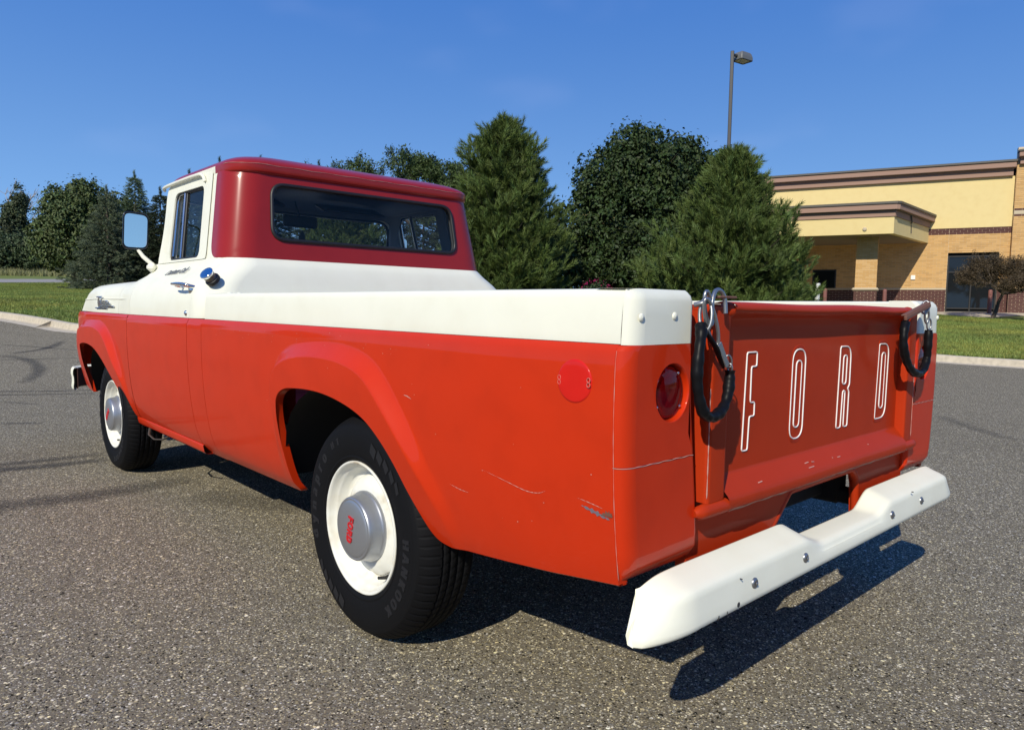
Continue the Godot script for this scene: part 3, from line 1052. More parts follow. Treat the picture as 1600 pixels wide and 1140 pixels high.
	obj("cab_floor", b, M.trim_dark, t)
	b = MB.new()
	var wc := Vector3(-0.37, 1.27, -3.27)
	var wb := Basis(Vector3.RIGHT, -0.75)
	pts = []
	for k in 40: pts.append(wc + wb * Vector3(cos(TAU * k / 40) * 0.205, 0, sin(TAU * k / 40) * 0.205))
	b.tube(pts, 0.011, 8, true)
	b.tube([wc, wc + wb * Vector3(0, -0.35, 0)], 0.025, 10)
	for a in [0.3, 2.84, 4.71]: b.tube([wc + wb * Vector3(0, -0.03, 0), wc + wb * Vector3(cos(a) * 0.2, 0, sin(a) * 0.2)], 0.008, 6)
	obj("steering_wheel", b, M.black_rubber, t)
	b = MB.new()
	b.box(Vector3(0.0, 1.60, -3.42), Vector3(0.235, 0.075, 0.03), 0.012)
	b.tube([Vector3(0, 1.63, -3.43), Vector3(0, 1.735, -3.50)], 0.006, 6)
	var im := obj("interior_mirror", b, M.black_rubber, t)
	b = MB.new()
	b.plate(PackedVector2Array([Vector2(-0.05, 0), Vector2(-0.015, 0), Vector2(-0.015, -0.02), Vector2(0.015, -0.02), Vector2(0.015, 0), Vector2(0.05, 0), Vector2(0.03, 0.035), Vector2(0.036, 0.035), Vector2(0.018, 0.07), Vector2(0.024, 0.07), Vector2(0.0, 0.115), Vector2(-0.024, 0.07), Vector2(-0.018, 0.07), Vector2(-0.036, 0.035), Vector2(-0.03, 0.035)]), Transform3D(Basis(), Vector3(0.0, 1.43, -3.40)), 0.003)
	obj("air_freshener", b, M.trim_dark, im)
	for s in [-1.0, 1.0]:
		b = MB.new()
		b.box(Vector3(s * 0.36, 1.705, -3.42), Vector3(0.46, 0.018, 0.15), 0.008, Basis(Vector3.RIGHT, 0.35))
		obj("sun_visor", b, M.trim_dark, t)
	# script on the door shoulder: two chromed words
	b = MB.new()
	var sx := Transform3D(Basis(Vector3(0, 0.03, 1), Vector3(0.76, 0.65, 0.08), Vector3(-0.65, 0.76, 0)), Vector3(-0.861, 1.236, -3.10))
	b.text("Custom Cab", M.font_serif, 0.060, 0.003, sx)
	obj("chrome_script", b, M.dull_chrome, t)
	# fuel filler cap on the left cab corner
	b = MB.new()
	var fx := Transform3D(Basis(Quaternion(Vector3.UP, Vector3(-0.72, 0.62, 0.30).normalized())), Vector3(-0.905, 1.185, -2.47)).scaled_local(Vector3.ONE * 0.78)
	b.lathe([Vector2(0.044, -0.022), Vector2(0.045, -0.004), Vector2(0.042, 0.001), Vector2(0.030, 0.003)], fx, 32)
	var fuel := obj("fuel_filler", b, M.black_rubber, t)
	b = MB.new()
	b.lathe([Vector2(0.036, -0.002), Vector2(0.035, 0.008), Vector2(0.033, 0.010), Vector2(0.033, 0.016), Vector2(0.035, 0.018), Vector2(0.036, 0.030)], fx, 32)
	obj("filler_neck", b, M.neck, fuel)
	b = MB.new()
	b.lathe([Vector2(0.035, 0.029), Vector2(0.036, 0.036), Vector2(0.040, 0.041), Vector2(0.042, 0.047), Vector2(0.041, 0.052), Vector2(0.030, 0.055), Vector2(0.0, 0.057)], fx, 32)
	obj("filler_cap", b, M.chrome, fuel)
	# door mirrors
	for s in [-1.0, 1.0]:
		var mc := Vector3(s * 0.912, 1.485, -3.66)
		var mb := Basis(Vector3.UP, s * 0.10) * Basis(Vector3.RIGHT, 0.02)
		b = MB.new()
		var shape := rounded([Vector2(-0.072, -0.108), Vector2(0.062, -0.108), Vector2(0.072, 0.10), Vector2(-0.062, 0.112)], 0.035, 6)
		rows = []
		for q in [[0.2, -0.035], [0.7, -0.032], [0.92, -0.02], [1.0, 0.0], [1.0, 0.010], [0.97, 0.014], [0.93, 0.012]]:
			var row := []
			for p in shape: row.append(mc + mb * Vector3(p.x * q[0], p.y * q[0], q[1]))
			rows.append(row)
		b.grid(rows, true)
		var dm := obj("door_mirror", b, M.black_gloss, t)
		b = MB.new()
		for k in shape.size():
			var p: Vector2 = shape[k] * 0.89
			var q: Vector2 = shape[(k + 1) % shape.size()] * 0.89
			b.tri(mc + mb * Vector3(0, 0, 0.0125), mc + mb * Vector3(p.x, p.y, 0.0125), mc + mb * Vector3(q.x, q.y, 0.0125))
		obj("mirror_glass", b, M.mirror, dm)
		b = MB.new()
		var foot := Vector3(s * 0.835, 1.275, -3.60)
		b.tube([foot + Vector3(0, 0.01, 0), foot + Vector3(s * 0.05, 0.06, -0.02), mc + Vector3(s * -0.005, -0.09, -0.02), mc + Vector3(0, 0.0, -0.025)], [0.013, 0.012, 0.010, 0.008], 8)
		b.box(foot + Vector3(s * 0.01, 0.0, 0), Vector3(0.05, 0.055, 0.07), 0.02)
		obj("mirror_arm", b, M.white, dm)

func truck_rear(t: Node3D) -> void:
	var b := MB.new()
	# tailgate: one pressed sheet, swept across from a side section
	var sec := [Vector2(-0.03, 1.086), Vector2(0.0, 1.092), Vector2(0.024, 1.091), Vector2(0.037, 1.086), Vector2(0.042, 1.077), Vector2(0.039, 1.068), Vector2(0.028, 1.061), Vector2(0.014, 1.056), Vector2(0.005, 1.050), Vector2(0.002, 1.038), Vector2(0.0, 1.028), Vector2(0.0, 0.9), Vector2(0.0, 0.75), Vector2(0.0, 0.672), Vector2(0.004, 0.662), Vector2(0.028, 0.634), Vector2(0.038, 0.624), Vector2(0.043, 0.614), Vector2(0.044, 0.604), Vector2(0.043, 0.592), Vector2(0.038, 0.584), Vector2(0.028, 0.580), Vector2(0.0, 0.579)]
	var rows := []
	for q in sec:
		var row := []
		for i in 25:
			var x := lerpf(-0.586, 0.586, i / 24.0)
			row.append(Vector3(x, q.y + 0.0015 * sin(x * 9.0) * (1.0 if q.y > 1.06 or q.y < 0.62 else 0.0), q.x))
		rows.append(row)
	b.grid(rows)
	b.quad(Vector3(-0.66, 0.58, -0.035), Vector3(0.66, 0.58, -0.035), Vector3(0.66, 1.085, -0.035), Vector3(-0.66, 1.085, -0.035))
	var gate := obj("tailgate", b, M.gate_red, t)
	# end caps of the two rolls
	b = MB.new()
	for s in [-1.0, 1.0]:
		b.tube([Vector3(s * 0.584, 1.073, 0.02), Vector3(s * 0.60, 1.073, 0.02), Vector3(s * 0.61, 1.073, 0.018)], [0.0195, 0.0185, 0.010], 14)
	obj("top_roll_end", b, M.gate_red, gate)
	for s in [-1.0, 1.0]:
		# upright flange at each end, standing proud of the panel
		b = MB.new()
		rows = []
		for q in [[0.5865, -0.004], [0.588, 0.026], [0.592, 0.031], [0.598, 0.032], [0.655, 0.032], [0.664, 0.028], [0.667, 0.02], [0.667, -0.035]]:
			var row := []
			for i in 13:
				var y := lerpf(0.618, 1.072, i / 12.0)
				row.append(Vector3(s * q[0], y, q[1]))
			rows.append(row)
		b.grid(rows)
		b.box(Vector3(s * 0.63, 1.076, 0.0), Vector3(0.075, 0.02, 0.06), 0.006)
		obj("end_flange", b, M.gate_red, gate)
		b = MB.new()
		b.tube([Vector3(s * 0.58, 0.600, 0.026), Vector3(s * 0.668, 0.600, 0.026), Vector3(s * 0.69, 0.599, 0.024), Vector3(s * 0.70, 0.598, 0.020)], [0.018, 0.018, 0.016, 0.008], 18)
		obj("bottom_roll_end", b, M.gate_red, gate)
		# scuffed edge of the flange
		b = MB.new()
		var pts := []
		var rads := []
		for i in 26:
			var y := 0.63 + 0.26 * i / 25.0
			pts.append(Vector3(s * 0.6645, y, 0.0292)); rads.append(0.0006 + 0.0016 * absf(sin(i * 1.9) * sin(i * 0.6 + 0.4)))
		b.tube(pts, rads, 5)
		obj("worn_edge", b, M.chip_pink, gate)
	# rust line along the bottom roll
	b = MB.new()
	var pts := []
	var rads := []
	for i in 60:
		var x := lerpf(-0.58, 0.6, i / 59.0)
		pts.append(Vector3(x, 0.588 + 0.0012 * sin(i * 1.3), 0.0405)); rads.append(0.0012 + 0.0022 * absf(sin(i * 0.83) * sin(i * 0.31 + 1.0)))
	b.tube(pts, rads, 5)
	obj("rust_line", b, M.rust, gate)
	b = MB.new()
	for q in [[-0.14, 0.642, 0.02], [-0.10, 0.640, 0.03], [0.02, 0.636, 0.008], [0.06, 0.634, 0.02], [-0.13, 0.630, 0.03], [0.30, 0.642, 0.01], [-0.42, 0.632, 0.02]]:
		var y: float = q[1]
		var z := 0.0225 + (0.640 - y) * 0.9 + 0.0015
		b.box(Vector3(q[0], y, z), Vector3(q[2], 0.0025, 0.001), 0.0, Basis(Vector3.RIGHT, -0.8) * Basis(Vector3.UP, 0.2 * sin(q[0] * 50)))
	obj("paint_chip", b, M.chip_pink, gate)
	var lines := letter_lines()
	for key in ["f", "o", "r", "d"]:
		b = MB.new()
		for ln in lines[key]:
			var line := resample(ln, 110, true)
			var p3 := []
			for q in line: p3.append(Vector3(q.x, q.y, 0.0008))
			b.tube(p3, 0.0021, 8, true)
		obj("letter", b, M.letter_white, gate)
		# the pressed field of the letter
		b = MB.new()
		for li in lines[key].size():
			var line: Array = lines[key][li]
			for e in [0.006, 0.010]:
				var big := []
				var cc := Vector2()
				for q in line: cc += q / line.size()
				for q in line: big.append(q + (q - cc).normalized() * e * (1.0 if li == 0 else -0.5))
				var p3 := []
				for q in resample(big, 90, true): p3.append(Vector3(q.x, q.y, -0.0014))
				b.tube(p3, 0.0028, 6, true)
		if key == "o" or key == "d": obj("letter_bead", b, M.gate_red, gate)
	# sill under the tailgate with its notch
	b = MB.new()
	var shape := [Vector2(-0.69, 0.575), Vector2(-0.69, 0.40), Vector2(-0.36, 0.40), Vector2(-0.325, 0.42), Vector2(-0.20, 0.530), Vector2(-0.165, 0.556), Vector2(-0.12, 0.560), Vector2(0.22, 0.560), Vector2(0.265, 0.554), Vector2(0.295, 0.532), Vector2(0.308, 0.50), Vector2(0.318, 0.40), Vector2(0.69, 0.40), Vector2(0.69, 0.575)]
	var poly := PackedVector2Array(shape)
	b.plate(poly, Transform3D(Basis(), Vector3(0, 0, -0.035)), 0.03)
	obj("rear_sill", b, M.gate_red, t)
	b = MB.new()
	pts = []
	for q in curve_through(shape.slice(2, 12), 5): pts.append(Vector3(q.x, q.y, -0.016))
	b.tube(pts, 0.014, 8)
	obj("notch_flange", b, M.gate_red, t)
	# bed floor, front panel
	b = MB.new()
	b.box(Vector3(0, 0.62, -1.21), Vector3(1.08, 0.03, 2.32))
	for s in [-1.0, 1.0]:
		b.box(Vector3(s * 0.715, 0.62, -2.01), Vector3(0.35, 0.03, 0.72))
		b.box(Vector3(s * 0.715, 0.62, -0.27), Vector3(0.35, 0.03, 0.44))
		b.box(Vector3(s * 0.72, 0.858, -1.08), Vector3(0.34, 0.012, 1.10))
	b.box(Vector3(0, 0.85, -2.375), Vector3(1.86, 0.46, 0.03))
	obj("bed_floor", b, M.dark_red, t)
	b = MB.new()
	b.box(Vector3(0, 1.09, -2.38), Vector3(1.86, 0.04, 0.03), 0.008)
	for x in [-0.88, -0.84]: b.lathe([Vector2(0.012, 0), Vector2(0.01, 0.006), Vector2(0, 0.008)], Transform3D(Basis(), Vector3(x * 1.05, 1.113, -2.2)), 12)
	obj("bed_front_rail", b, M.white, t)
	# rear bumper
	b = MB.new()
	rows = []
	var xs := []
	for i in 145:
		var u := i / 72.0 - 1.0
		xs.append(0.885 * u * (1.32 - 0.32 * u * u))
	for x in xs:
		var up: float = ss(0.185, 0.305, absf(x)) * 1.0
		var top_r := lerpf(0.446, 0.497, up)
		var top_f := lerpf(0.441, 0.474, up)
		var edge := clampf((absf(x) - 0.74) / 0.145, 0, 1)
		var back := 0.0
		var shrink := clampf((absf(x) - 0.80) / 0.085, 0, 1)
		var sec2 := [Vector2(0.022, 0.40), Vector2(0.020, top_r - 0.012), Vector2(0.024, top_r - 0.003), Vector2(0.032, top_r), Vector2(0.06, lerpf(top_r, top_f, 0.45)), Vector2(0.086, top_f + 0.003), Vector2(0.099, top_f - 0.003), Vector2(0.1055, top_f - 0.0105), Vector2(0.1075, top_f - 0.022), Vector2(0.112, 0.42), Vector2(0.115, 0.40), Vector2(0.114, 0.390), Vector2(0.108, 0.383), Vector2(0.098, 0.380), Vector2(0.06, 0.382), Vector2(0.03, 0.386)]
		var row := []
		var rr := sqrt(maxf(1.0 - shrink * shrink, 0.0))
		for q in sec2:
			var zt := lerpf(0.058, 0.026, clampf((q.y - 0.38) / 0.11, 0, 1))
			var reach := lerpf(0.968, 0.905, clampf((q.y - 0.40) / 0.09, 0, 1)) - 0.885
			if q.x < 0.06: zt -= 0.014
			var qq := Vector2(lerpf(zt, q.x, rr), q.y - 0.005 * edge * edge - (0.022 * pow(shrink, 3.0) if q.y > 0.44 else 0.0))
			row.append(Vector3(x + signf(x) * reach * edge * edge, qq.y, qq.x + back))
		rows.append(row)
	b.grid(rows, true)
	for e in [0, rows.size() - 1]:
		var row: Array = rows[e]
		var mid := Vector3()
		for q in row: mid += q / row.size()
		for k in row.size(): b.tri(mid, row[k], row[(k + 1) % row.size()])
	var bump := obj("rear_bumper", b, M.bumper_white, t)
	for x in [-0.575, -0.312, 0.290, 0.555]:
		b = MB.new()
		var bx := Transform3D(Basis(Vector3.RIGHT, PI / 2), Vector3(x, 0.428, 0.1105))
		b.lathe([Vector2(0.0135, -0.002), Vector2(0.0135, 0.0015), Vector2(0.011, 0.004), Vector2(0.0085, 0.005), Vector2(0.008, 0.0045), Vector2(0.0, 0.0045)], bx, 20)
		b.box(Vector3(x, 0.428, 0.117), Vector3(0.008, 0.008, 0.005), 0.002)
		obj("bolt", b, M.dull_chrome, bump)
	b = MB.new()
	for q in [[-0.78, 0.392, 0.02, 0.003], [-0.80, 0.386, 0.012, 0.002], [-0.735, 0.391, 0.003, 0.01], [-0.70, 0.393, 0.002, 0.006], [0.46, 0.4745, 0.006, 0.002], [-0.64, 0.455, 0.002, 0.002]]:
		b.box(Vector3(q[0], q[1], 0.1122 - 0.004 * ss(0.74, 0.80, absf(q[0]))), Vector3(q[2], q[3], 0.006))
	b.lathe([Vector2(0.0065, 0), Vector2(0.004, 0.001), Vector2(0, 0.001)], Transform3D(Basis(Vector3.RIGHT, PI / 2), Vector3(-0.652, 0.398, 0.115)), 9)
	obj("chipped_paint", b, M.chip_dark, bump)
	b = MB.new()
	for x in [-0.44, 0.42]: b.box(Vector3(x, 0.43, -0.10), Vector3(0.06, 0.05, 0.26), 0.006)
	obj("bumper_bracket", b, M.underbody, bump)
	# front bumper, seen only at its left end
	b = MB.new()
	rows = []
	var path := curve_through([Vector2(-0.964, -5.13), Vector2(-0.957, -5.24), Vector2(-0.910, -5.34), Vector2(-0.80, -5.41), Vector2(-0.4, -5.43), Vector2(0.0, -5.435), Vector2(0.4, -5.43), Vector2(0.80, -5.41), Vector2(0.910, -5.34), Vector2(0.957, -5.24), Vector2(0.964, -5.13)], 6)
	for i in path.size():
		var p: Vector2 = path[i]
		var tn: Vector2 = (path[mini(i + 1, path.size() - 1)] - path[maxi(i - 1, 0)]).normalized()
		var on := Vector2(tn.y, -tn.x)
		if on.dot(Vector2(p.x, p.y + 4.6)) < 0: on = -on
		var row := []
		for q in [[-0.028, 0.565], [-0.008, 0.578], [0.006, 0.576], [0.014, 0.56], [0.016, 0.53], [0.010, 0.505], [0.010, 0.47], [0.014, 0.44], [0.012, 0.418], [0.0, 0.41], [-0.015, 0.416]]:
			row.append(Vector3(p.x + on.x * q[0], q[1], p.y + on.y * q[0]))
		rows.append(row)
	b.grid(rows)
	var fb := obj("front_bumper", b, M.bumper_white, t)
	b = MB.new()
	rows = []
	for i in path.size():
		var p: Vector2 = path[i] * 1.0
		rows.append([Vector3(p.x * 0.985, 0.565, p.y + 0.01), Vector3(p.x * 0.985, 0.42, p.y + 0.01)])
	b.grid(rows)
	obj("bumper_back", b, M.rust_dark, fb)
	b = MB.new()
	b.box(Vector3(0, 0.80, -5.16), Vector3(1.3, 0.40, 0.06), 0.02)
	b.box(Vector3(0, 1.02, -5.10), Vector3(1.5, 0.05, 0.08), 0.02)
	obj("grille", b, M.bumper_white, t)
	# chassis
	b = MB.new()
	for x in [-0.42, 0.42]: b.box(Vector3(x, 0.47, -2.6), Vector3(0.07, 0.14, 5.0), 0.01)
	for z in [-0.2, -1.6, -2.5, -3.6, -4.8]: b.box(Vector3(0, 0.46, z), Vector3(0.84, 0.08, 0.09), 0.01)
	b.box(Vector3(0, 0.5, -3.0), Vector3(1.6, 0.03, 1.3))
	b.box(Vector3(0, 0.56, -4.3), Vector3(0.5, 0.34, 0.8), 0.08)
	obj("chassis", b, M.underbody, t)
	for z in [REAR_AXLE, FRONT_AXLE]:
		b = MB.new()
		b.tube([Vector3(-0.80, 0.363, z), Vector3(-0.2, 0.363, z), Vector3(-0.13, 0.363, z), Vector3(0, 0.363, z), Vector3(0.13, 0.363, z), Vector3(0.2, 0.363, z), Vector3(0.80, 0.363, z)], [0.045, 0.045, 0.10, 0.14, 0.10, 0.045, 0.045], 14)
		for x in [-0.45, 0.45]:
			for k in 4: b.box(Vector3(x, 0.33 - k * 0.012, z), Vector3(0.06, 0.009, 1.0 - k * 0.16), 0.003)
		obj("axle", b, M.underbody, t)
	b = MB.new()
	b.tube([Vector3(0.35, 0.42, -3.8), Vector3(0.35, 0.42, -2.2), Vector3(0.5, 0.42, -1.6), Vector3(0.52, 0.45, -0.6)], 0.03, 10)
	b.tube([Vector3(0.35, 0.42, -2.9), Vector3(0.35, 0.42, -2.3)], 0.08, 14)
	obj("exhaust", b, M.underbody, t)

func link(c: Vector3, long: Vector3, wide: Vector3, b: MB, r: float) -> void:
	var pts := []
	for k in 20:
		var a := TAU * k / 20
		pts.append(c + long * cos(a) + wide * sin(a))
	b.tube(pts, r, 7, true)

func truck_straps(t: Node3D) -> void:
	# left: a loop of black hose on a chain, unhooked at one side
	var b := MB.new()
	var z := 0.058
	var pts := []
	for q in [Vector3(-0.744, 1.040, z - 0.01), Vector3(-0.757, 1.018, z), Vector3(-0.776, 0.98, z + 0.008), Vector3(-0.784, 0.935, z + 0.010), Vector3(-0.779, 0.893, z + 0.012), Vector3(-0.762, 0.855, z + 0.012), Vector3(-0.735, 0.836, z + 0.012), Vector3(-0.700, 0.836, z + 0.010), Vector3(-0.668, 0.852, z + 0.008), Vector3(-0.645, 0.880, z + 0.004), Vector3(-0.633, 0.912, z), Vector3(-0.632, 0.934, z)]: pts.append(q)
	var line := curve_through(pts, 8)
	var rads := []
	for i in line.size(): rads.append(0.0125 + 0.0012 * sin(i * 0.35) + 0.0007 * sin(i * 1.1))
	rads[0] = 0.009
	b.tube(line, rads, 14)
	var hose := obj("tailgate_strap", b, M.hose, t)
	hose.set_meta("label", "left tailgate strap, a black hose loop hanging unhooked")
	b = MB.new()
	b.tube(curve_through([Vector3(-0.742, 1.03, z - 0.004), Vector3(-0.722, 1.008, z + 0.002), Vector3(-0.700, 0.985, z + 0.004), Vector3(-0.675, 0.955, z + 0.002), Vector3(-0.662, 0.94, z)], 6), [0.006, 0.007, 0.008, 0.009, 0.010, 0.010, 0.011, 0.011, 0.011, 0.011, 0.011, 0.011, 0.011, 0.011, 0.010, 0.010, 0.010, 0.009, 0.009, 0.009, 0.008, 0.007, 0.006, 0.005, 0.004], 10, false, true, 0.45)
	obj("torn_hose", b, M.hose, hose)
	b = MB.new()
	b.box(Vector3(-0.683, 0.972, z + 0.012), Vector3(0.016, 0.065, 0.004), 0.0015, Basis(Vector3.BACK, 0.62))
	obj("steel_tongue", b, M.dull_chrome, hose)
	b = MB.new()
	link(Vector3(-0.640, 0.955, z), Vector3(0.006, -0.014, 0), Vector3(0.006, 0.003, 0.004), b, 0.0022)
	link(Vector3(-0.634, 0.940, z), Vector3(0.002, -0.010, 0), Vector3(0.0, 0.0, 0.006), b, 0.0022)
	obj("clip", b, M.dull_chrome, hose)
	b = MB.new()
	link(Vector3(-0.722, 1.045, z + 0.002), Vector3(0.026, -0.052, 0.0), Vector3(0.012, 0.006, 0.004), b, 0.0042)
	link(Vector3(-0.736, 1.062, z - 0.004), Vector3(-0.006, -0.036, 0.004), Vector3(0.004, 0.0, 0.013), b, 0.0042)
	link(Vector3(-0.712, 1.076, z - 0.012), Vector3(0.012, -0.038, 0.0), Vector3(0.014, 0.004, 0.0), b, 0.0042)
	b.tube(curve_through([Vector3(-0.745, 1.083, 0.03), Vector3(-0.738, 1.088, 0.05), Vector3(-0.722, 1.094, 0.055)], 5), 0.006, 8)
	obj("chain_link", b, M.dull_chrome, hose)
	b = MB.new()
	b.tube(curve_through([Vector3(-0.700, 1.055, 0.05), Vector3(-0.702, 1.09, 0.048), Vector3(-0.685, 1.115, 0.045), Vector3(-0.664, 1.116, 0.045), Vector3(-0.650, 1.10, 0.047), Vector3(-0.648, 1.065, 0.05)], 6), 0.0052, 8)
	obj("steel_hook", b, M.dull_chrome, hose)
	b = MB.new()
	b.box(Vector3(-0.640, 1.102, 0.03), Vector3(0.075, 0.006, 0.045), 0.002)
	obj("latch_plate", b, M.rust, hose)
	# right: the same loop, hooked to the latch
	b = MB.new()
	pts = []
	for q in [Vector3(0.455, 1.040, 0.062), Vector3(0.432, 1.006, 0.066), Vector3(0.432, 0.96, 0.068), Vector3(0.462, 0.915, 0.068), Vector3(0.522, 0.876, 0.068), Vector3(0.590, 0.862, 0.066), Vector3(0.642, 0.872, 0.064), Vector3(0.675, 0.91, 0.064), Vector3(0.672, 0.955, 0.066), Vector3(0.676, 1.012, 0.064)]: pts.append(q)
	line = curve_through(pts, 8)
	rads = []
	for i in line.size(): rads.append(0.0135 + 0.001 * sin(i * 0.4) + 0.0007 * sin(i * 1.3))
	b.tube(line, rads, 14)
	hose = obj("tailgate_strap", b, M.hose, t)
	hose.set_meta("label", "right tailgate strap, a black hose loop hooked to the rusty latch bar")
	b = MB.new()
	b.box(Vector3(0.55, 1.076, 0.066), Vector3(0.235, 0.016, 0.010), 0.003, Basis(Vector3.BACK, 0.20))
	b.box(Vector3(0.553, 1.086, 0.060), Vector3(0.235, 0.005, 0.018), 0.002, Basis(Vector3.BACK, 0.20))
	obj("latch_bar", b, M.rust, hose)
	b = MB.new()
	link(Vector3(0.662, 1.062, 0.06), Vector3(0.004, -0.026, 0.0), Vector3(0.011, 0.002, 0.003), b, 0.004)
	link(Vector3(0.656, 1.092, 0.055), Vector3(-0.006, -0.022, 0.0), Vector3(0.003, 0.0, 0.011), b, 0.004)
	link(Vector3(0.677, 1.032, 0.064), Vector3(0.0, -0.02, 0.0), Vector3(0.012, 0.0, 0.003), b, 0.003)
	obj("chain_link", b, M.dull_chrome, hose)

func truck_wear(t: Node3D) -> void:
	scratch(t, [Vector2(-0.42, 0.665), Vector2(-0.33, 0.650), Vector2(-0.27, 0.640), Vector2(-0.23, 0.642), Vector2(-0.205, 0.652)], 0.002, -1.0, M.chip_pink)
	scratch(t, [Vector2(-0.56, 0.60), Vector2(-0.52, 0.594), Vector2(-0.48, 0.592)], 0.002, -1.0, M.chip_pink)
	scratch(t, [Vector2(-0.10, 0.640), Vector2(-0.06, 0.632), Vector2(-0.022, 0.624)], 0.012, -1.0, M.bare, 0.0012, "gouge")
	scratch(t, [Vector2(-0.11, 0.655), Vector2(-0.07, 0.650), Vector2(-0.04, 0.645)], 0.002, -1.0, M.chip_pink)
	scratch(t, [Vector2(-0.045, 0.63), Vector2(-0.025, 0.636), Vector2(-0.014, 0.632)], 0.016, -1.0, M.rust, 0.0018, "gouge")
	scratch(t, [Vector2(-0.758, 0.82), Vector2(-0.74, 0.818), Vector2(-0.72, 0.812)], 0.004, -1.0, M.chip_pink)
	var rng := RandomNumberGenerator.new()
	rng.seed = 71
	var b := MB.new()
	for k in 44:
		var z := rng.randf_range(-2.3, -0.05)
		var y := rng.randf_range(0.55, 0.97)
		if z < -0.5 and y < 0.92 and rng.randf() < 0.7: y = rng.randf_range(0.93, 0.985)
		if z > -1.65 and z < -0.72 and y < 0.80: continue
		var r := rng.randf_range(0.0006, 0.0016)
		var c := Vector3(-(side_w(y, z) + 0.0012), y, z)
		b.quad(c + Vector3(0, -r, -r), c + Vector3(0, r, -r * 0.6), c + Vector3(0, r * 0.7, r), c + Vector3(0, -r * 0.8, r * 1.2))
	obj("stone_chip", b, M.chip_pink, t)
	# the worn seam across each corner cap and along the cap joint
	for s in [-1.0, 1.0]:
		b = MB.new()
		var pts := []
		var rads := []
		for i in 30:
			var f := i / 29.0
			pts.append(Vector3(s * lerpf(side_w(0.739, -0.012) - 0.036, 0.71, f), 0.739 + 0.0008 * sin(i), 0.0172)); rads.append(0.0006 + 0.0005 * absf(sin(i * 0.7)))
		b.tube(pts, rads, 5)
		pts = []
		rads = []
		for i in 12:
			var a := PI / 2 * i / 11.0
			var w := side_w(0.739, -0.012) + 0.0008
			pts.append(Vector3(s * (w - 0.042 + 0.0422 * cos(a)), 0.739, lerpf(-0.011, 0.0172, sin(a)))); rads.append(0.0008)
		b.tube(pts, rads, 5)
		obj("worn_seam", b, M.chip_pink, t)
		b = MB.new()
		pts = []
		rads = []
		for i in 60:
			var y := lerpf(0.49, 0.985, i / 59.0)
			pts.append(Vector3(s * (side_w(y, -0.012) + 0.0006), y, -0.0095)); rads.append(0.0002 + 0.0006 * absf(sin(i * 0.55) * sin(i * 0.21 + 0.7)))
		b.tube(pts, rads, 5)
		obj("worn_joint", b, M.chip_pink, t)

# ---------------------------------------------------------------- plants
func shoot_mesh(needles: int, length: float, spread: float, width: float, seed_: int, m: Material) -> ArrayMesh:
	# a brush of needles round a twig of length 1 along y
	var rng := RandomNumberGenerator.new()
	rng.seed = seed_
	var b := MB.new()
	for k in needles:
		var t := 0.05 + 0.95 * k / float(needles - 1)
		var a := k * 2.39996
		var side := Vector3(cos(a), 0, sin(a))
		var d := (side * spread + Vector3.UP * rng.randf_range(0.7, 1.2)).normalized()
		var p := Vector3(0, t * 0.9, 0)
		var w := d.cross(Vector3(rng.randf_range(-1, 1), 0.3, rng.randf_range(-1, 1))).normalized() * width
		var l := length * rng.randf_range(0.8, 1.15) * (1.0 if t < 0.8 else 0.85)
		var sh := rng.randf_range(0.75, 1.2)
		b.tint = Color(sh, sh, sh * 0.9)
		b.tri(p - w, p + w, p + d * l)
	return b.mesh(m)

func leaf_mesh(leaves: int, size: float, seed_: int, m: Material, narrow := 0.5) -> ArrayMesh:
	var rng := RandomNumberGenerator.new()
	rng.seed = seed_
	var b := MB.new()
	for k in leaves:
		var p := Vector3(rng.randfn(), rng.randfn() * 0.8, rng.randfn()) * 0.33
		var n := (Vector3.UP * 0.9 + Vector3(rng.randfn(), rng.randfn() * 0.5, rng.randfn()) * 0.7).normalized()
		var u := n.cross(Vector3(rng.randfn(), rng.randfn(), rng.randfn())).normalized()
		var w := n.cross(u)
		var s := size * rng.randf_range(0.7, 1.25)
		var sh := rng.randf_range(0.7, 1.25)
		b.tint = Color(sh, sh, sh)
		b.quad(p - u * s, p - w * s * narrow + n * s * 0.12, p + u * s - n * s * 0.1, p + w * s * narrow + n * s * 0.12)
	return b.mesh(m)

func crown_of(t: Node3D, m: Mesh, xf: Array, cols: Array, called := "crown") -> void:
	var mm := MultiMesh.new()
	mm.transform_format = MultiMesh.TRANSFORM_3D
	mm.use_colors = true
	mm.mesh = m
	mm.instance_count = xf.size()
	for k in xf.size():
		mm.set_instance_transform(k, xf[k])
		mm.set_instance_color(k, cols[k])
	var o := MultiMeshInstance3D.new()
	o.name = called
	o.multimesh = mm
	t.add_child(o, true)
	o.set_meta("kind", "stuff")

func along(d: Vector3, roll: float, s: float) -> Basis:
	var y := d.normalized()
	var x := y.cross(Vector3(0.3, 0.2, 0.93)).normalized().rotated(y, roll)
	return Basis(x * s, y * s, x.cross(y) * s)

func trunk_of(t: Node3D, b: MB) -> void:
	obj("trunk", b, M.bark, t)

